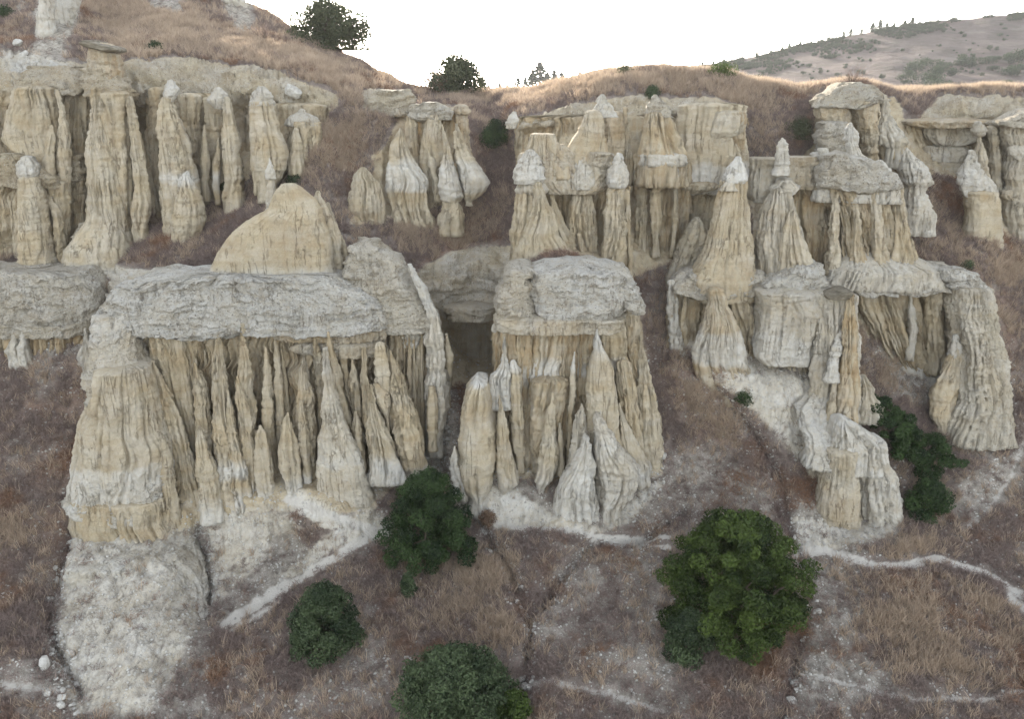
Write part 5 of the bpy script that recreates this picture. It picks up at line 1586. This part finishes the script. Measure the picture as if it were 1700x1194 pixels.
put_stone(487, 152, 1.0, 'large white squared boulder lodged in the brown bed right of the grey-capped hoodoo', None, BOXY[0], 'boulder').rotation_euler = (0.7, 0.5, 0.5)
put_stone(31, 78, 0.85, 'white boulder on the pale slope at the far upper left, upper of two', None, STONES[0], 'boulder')
put_stone(37, 90, 0.9, 'flat white boulder on the pale slope at the far upper left, lower of two', None, STONES[1], 'boulder')
put_stone(796, 876, 0.55, 'bright white boulder at the top of the stony gully beside the small brown bush', None, BOXY[1], 'boulder')
put_stone(1306, 1150, 0.42, 'bright squared white stone alone by the gully below the largest tree', None, BOXY[0], 'boulder')
put_stone(75, 1105, 0.6, 'big pale boulder in the rubble left of the pale spur foot', None, STONES[2], 'boulder')
put_stone(118, 1122, 0.45, 'white stone in the rubble just right of the big pale boulder', None, STONES[3], 'boulder')
put_stone(1096, 757, 0.55, 'bright white stone on the slope right of the central cliff foot', None, BOXY[1], 'boulder')
put_stone(58, 108, 0.55, 'small white boulder in the brown bed above the broad ribbed column', None, STONES[4], 'boulder')
LINES = [  # where the loose stones lie: line, spread in photo pixels, how many, size, label, group
    ('797,880 820,920 840,950 858,985 878,1015', 6, 34, (0.14, 0.42), 'white stone in the narrow gully running down right of the dark path tree', 'stones in the middle gully'),
    ('878,1015 884,1060 868,1110 876,1150 882,1194', 9, 44, (0.14, 0.46), 'white stone in the gully between the olive bush and the grey patch', 'stones in the lower middle gully'),
    ('1318,880 1336,960 1350,1010', 9, 30, (0.12, 0.36), 'white stone in the gully along the right side of the largest tree', 'stones beside the largest tree'),
    ('1350,1010 1336,1060 1322,1110 1306,1194', 9, 36, (0.12, 0.40), 'white stone in the gully below and right of the largest tree', 'stones in the right gully'),
    ('112,880 96,930 84,990 78,1040', 6, 36, (0.14, 0.40), 'pale stone along the left edge of the big cliff foot', 'stones at the left edge of the cliff foot'),
    ('78,1040 95,1080 105,1120 115,1194', 24, 44, (0.16, 0.50), 'pale stone in the rubble left of the pale spur foot', 'rubble at the lower left'),
    ('1106,770 1080,820 1050,860', 12, 18, (0.12, 0.32), 'pale stone beside the rill at the right foot of the central cliff', 'stones right of the central cliff'),
    ('715,770 745,740 735,700', 14, 16, (0.12, 0.32), 'pale stone in the gully between the left and central cliffs', 'stones in the cliff gully'),
]
for ln, spread, cnt, (s0, s1), lab, grp in LINES:
    q = np.array(pt(ln))
    seg = np.r_[0, np.cumsum(np.hypot(np.diff(q[:, 0]), np.diff(q[:, 1])))]
    for k in range(cnt):
        t = random.uniform(0, seg[-1])
        put_stone(np.interp(t, seg, q[:, 0]) + random.gauss(0, spread * 0.7), np.interp(t, seg, q[:, 1]) + random.gauss(0, 3), s0 + (s1 - s0) * random.random() ** 2.2, lab, grp)
wst = ga * vis * (np.clip(1 - VEG, 0, 1) * 0.9 + 0.12) * (1 - 0.6 * PATHF) * (PYg > 560) + 2.0 * ga * vis * np.exp(-np.clip(gul, 0, 60) ** 2 / 90.0) * (PYg > 640)
P, Nn, rg = sample(wst, 34000, 63)
tag(scatter('gravel', STONES, P, Nn, 0.02 + 0.075 * rg.random(len(P)) ** 3, 73), 'small pale chips of stone strewn over the bare ground', 'gravel', None, 'stuff')


# ------------------------------------------------------------------ far hill: pines along the crest, oaks and scrub on its face
def conifer_mesh(seed, n=620):
    rg = np.random.default_rng(seed)
    h = rg.random(n) ** 0.8
    r = (1 - h) * 0.30 * (0.75 + 0.35 * np.sin(h * 38 + rg.uniform(0, 6))) + 0.02
    a = rg.uniform(0, 6.283, n)
    q = np.sqrt(rg.random(n))
    P = np.stack([r * q * np.cos(a), r * q * np.sin(a), 0.08 + 0.92 * h], -1)
    return leaf_mesh('crown', P, 0.045, M_BLUEGREEN, rg.uniform(0.1, 0.8, n), 0.2)


CON = [conifer_mesh(200 + k) for k in range(3)]
TRK = limb_mesh('trunk', [[(0, 0, -0.06, 0.03), (0, 0, 0.5, 0.02), (0, 0, 0.96, 0.006)]], M_BARK, 5)
pines = [(772, 20), (788, 14), (802, 24), (815, 16), (828, 18), (842, 14), (858, 17), (872, 22), (884, 30), (897, 35), (908, 22), (920, 27), (934, 24), (948, 17), (962, 20), (976, 14), (1010, 12), (1080, 13),
         (1150, 12), (1166, 14), (1184, 12), (1202, 14), (1255, 14), (1300, 13), (1312, 16), (1330, 17), (1344, 15), (1374, 13), (1402, 18), (1414, 16), (1428, 20), (1450, 22), (1463, 26), (1470, 18), (1484, 14), (1504, 22), (1515, 25), (1526, 13)]
for px, hp in pines:
    crest_y = float(np.interp(px, CREST[:, 0], CREST[:, 1]))
    p = on_hill(px, crest_y + 2 + random.random() * 2)
    H = hp * 1.15 * p[1] / FPX
    where = 'low haze-pale ridge behind the saddle' if px < 1000 else 'crest of the far hill'
    e = empty('pine_tree', p, 'small dark pine on the ' + where, 'tree', 'pines on the ' + where, random.uniform(0, 6))
    H *= random.uniform(0.65, 1.0) if px < 1000 else random.uniform(0.4, 0.62)
    e.scale = (H * random.uniform(1.6, 2.8), H * random.uniform(1.6, 2.8), H)
    link('crown', random.choice(CON), e); link('trunk', TRK, e)


def oak_mesh(seed, n=1500):
    rg = np.random.default_rng(seed)
    lob = np.stack([rg.normal(size=14) * 0.34, rg.normal(size=14) * 0.3, 0.25 + 0.5 * rg.random(14)], -1)
    k = rg.integers(0, 14, n)
    d = rg.normal(size=(n, 3)); d /= np.linalg.norm(d, axis=1)[:, None]
    P = lob[k] + d * (0.2 + 0.12 * rg.random(n))[:, None]
    P[:, 2] = np.maximum(P[:, 2], 0)
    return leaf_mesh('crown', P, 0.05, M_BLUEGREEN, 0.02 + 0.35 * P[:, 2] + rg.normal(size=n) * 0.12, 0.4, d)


OAK = [oak_mesh(300 + k) for k in range(4)]
STEM = limb_mesh('trunk', [[(0, 0, -0.1, 0.05), (0, 0, 0.3, 0.035), (0.05, 0, 0.6, 0.01)]], M_BARK, 5)
oaks = [(1520, 112, 34, 'c'), (1542, 104, 36, 'c'), (1556, 118, 30, 'c'), (1530, 130, 40, 'c'), (1552, 142, 44, 'c'), (1536, 152, 36, 'c'), (1508, 120, 20, 'c'), (1496, 128, 17, 's'), (1504, 133, 10, 's'), (1574, 106, 16, 's'),
        (1586, 120, 24, 's'), (1588, 106, 14, 's'), (1606, 98, 30, 'r'), (1622, 100, 34, 'r'), (1646, 99, 22, 'r'), (1660, 96, 18, 'r'), (1676, 97, 30, 'r'), (1696, 92, 40, 'r'), (1658, 113, 18, 'r'), (1684, 117, 30, 'r'), (1699, 112, 30, 'r'),
        (1640, 145, 26, 'b'), (1654, 148, 30, 'b'), (1672, 138, 22, 'b'), (1632, 152, 22, 'b'), (1400, 128, 12, 's'), (1290, 140, 8, 's')]
where = {'c': ('dark oak in the large clump on the face of the far hill', 'oak clump on the far hill'), 's': ('small dark oak standing apart on the far hill face', 'scattered oaks on the far hill'),
         'r': ('dark oak in the row near the right edge of the far hill', 'oaks at the right of the far hill'), 'b': ('dark oak low on the far hill just above the right rim', 'low oaks above the rim')}
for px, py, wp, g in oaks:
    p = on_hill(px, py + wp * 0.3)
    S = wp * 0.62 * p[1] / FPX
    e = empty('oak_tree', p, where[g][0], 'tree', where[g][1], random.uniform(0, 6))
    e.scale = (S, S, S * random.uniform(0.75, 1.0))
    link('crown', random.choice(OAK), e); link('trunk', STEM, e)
# low scrub
sx, sy = [], []
for _ in range(2600):
    x = random.uniform(1020, 1720)
    c0 = float(np.interp(x, CREST[:, 0], CREST[:, 1]))
    d_ = random.random()
    depth = 2 + 26 * random.random() ** 2.0 * float(np.interp(x, [1020, 1200, 1450, 1560, 1700], [0.9, 1.5, 1.1, 0.5, 0.3]))
    if d_ < 0.12: depth = random.uniform(5, 100)
    if noise(x * 0.02, depth * 0.05, 3.1) > -0.12: sx.append(x); sy.append(c0 + depth)
P = np.array([on_hill(a, b_) for a, b_ in zip(sx, sy)])
rgs = np.random.default_rng(91)
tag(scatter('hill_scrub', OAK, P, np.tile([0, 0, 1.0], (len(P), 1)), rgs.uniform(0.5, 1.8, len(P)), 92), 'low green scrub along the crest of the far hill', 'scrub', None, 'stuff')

# ------------------------------------------------------------------ air
def haze_box():
    x0, x1, y0, y1, z0, z1 = -330.0, 560.0, -12.0, 760.0, -15.0, 112.0
    v = [(x, y, z) for z in (z0, z1) for y in (y0, y1) for x in (x0, x1)]
    f = [(0, 2, 3, 1), (4, 5, 7, 6), (0, 1, 5, 4), (2, 6, 7, 3), (0, 4, 6, 2), (1, 3, 7, 5)]
    t = NT('haze')
    vol = t.n('ShaderNodeVolumePrincipled')
    vol.inputs['Color'].default_value = (0.93, 0.95, 1.0, 1)
    vol.inputs['Density'].default_value = HAZE
    vol.inputs['Density Attribute'].default_value = ''
    vol.inputs['Anisotropy'].default_value = 0.3
    t.t.links.new(vol.outputs[0], t.out.inputs['Volume'])
    tag(link('haze', new_mesh('haze', v, f, t.m, False)), kind='stuff')


HAZE = 0.00011
haze_box()
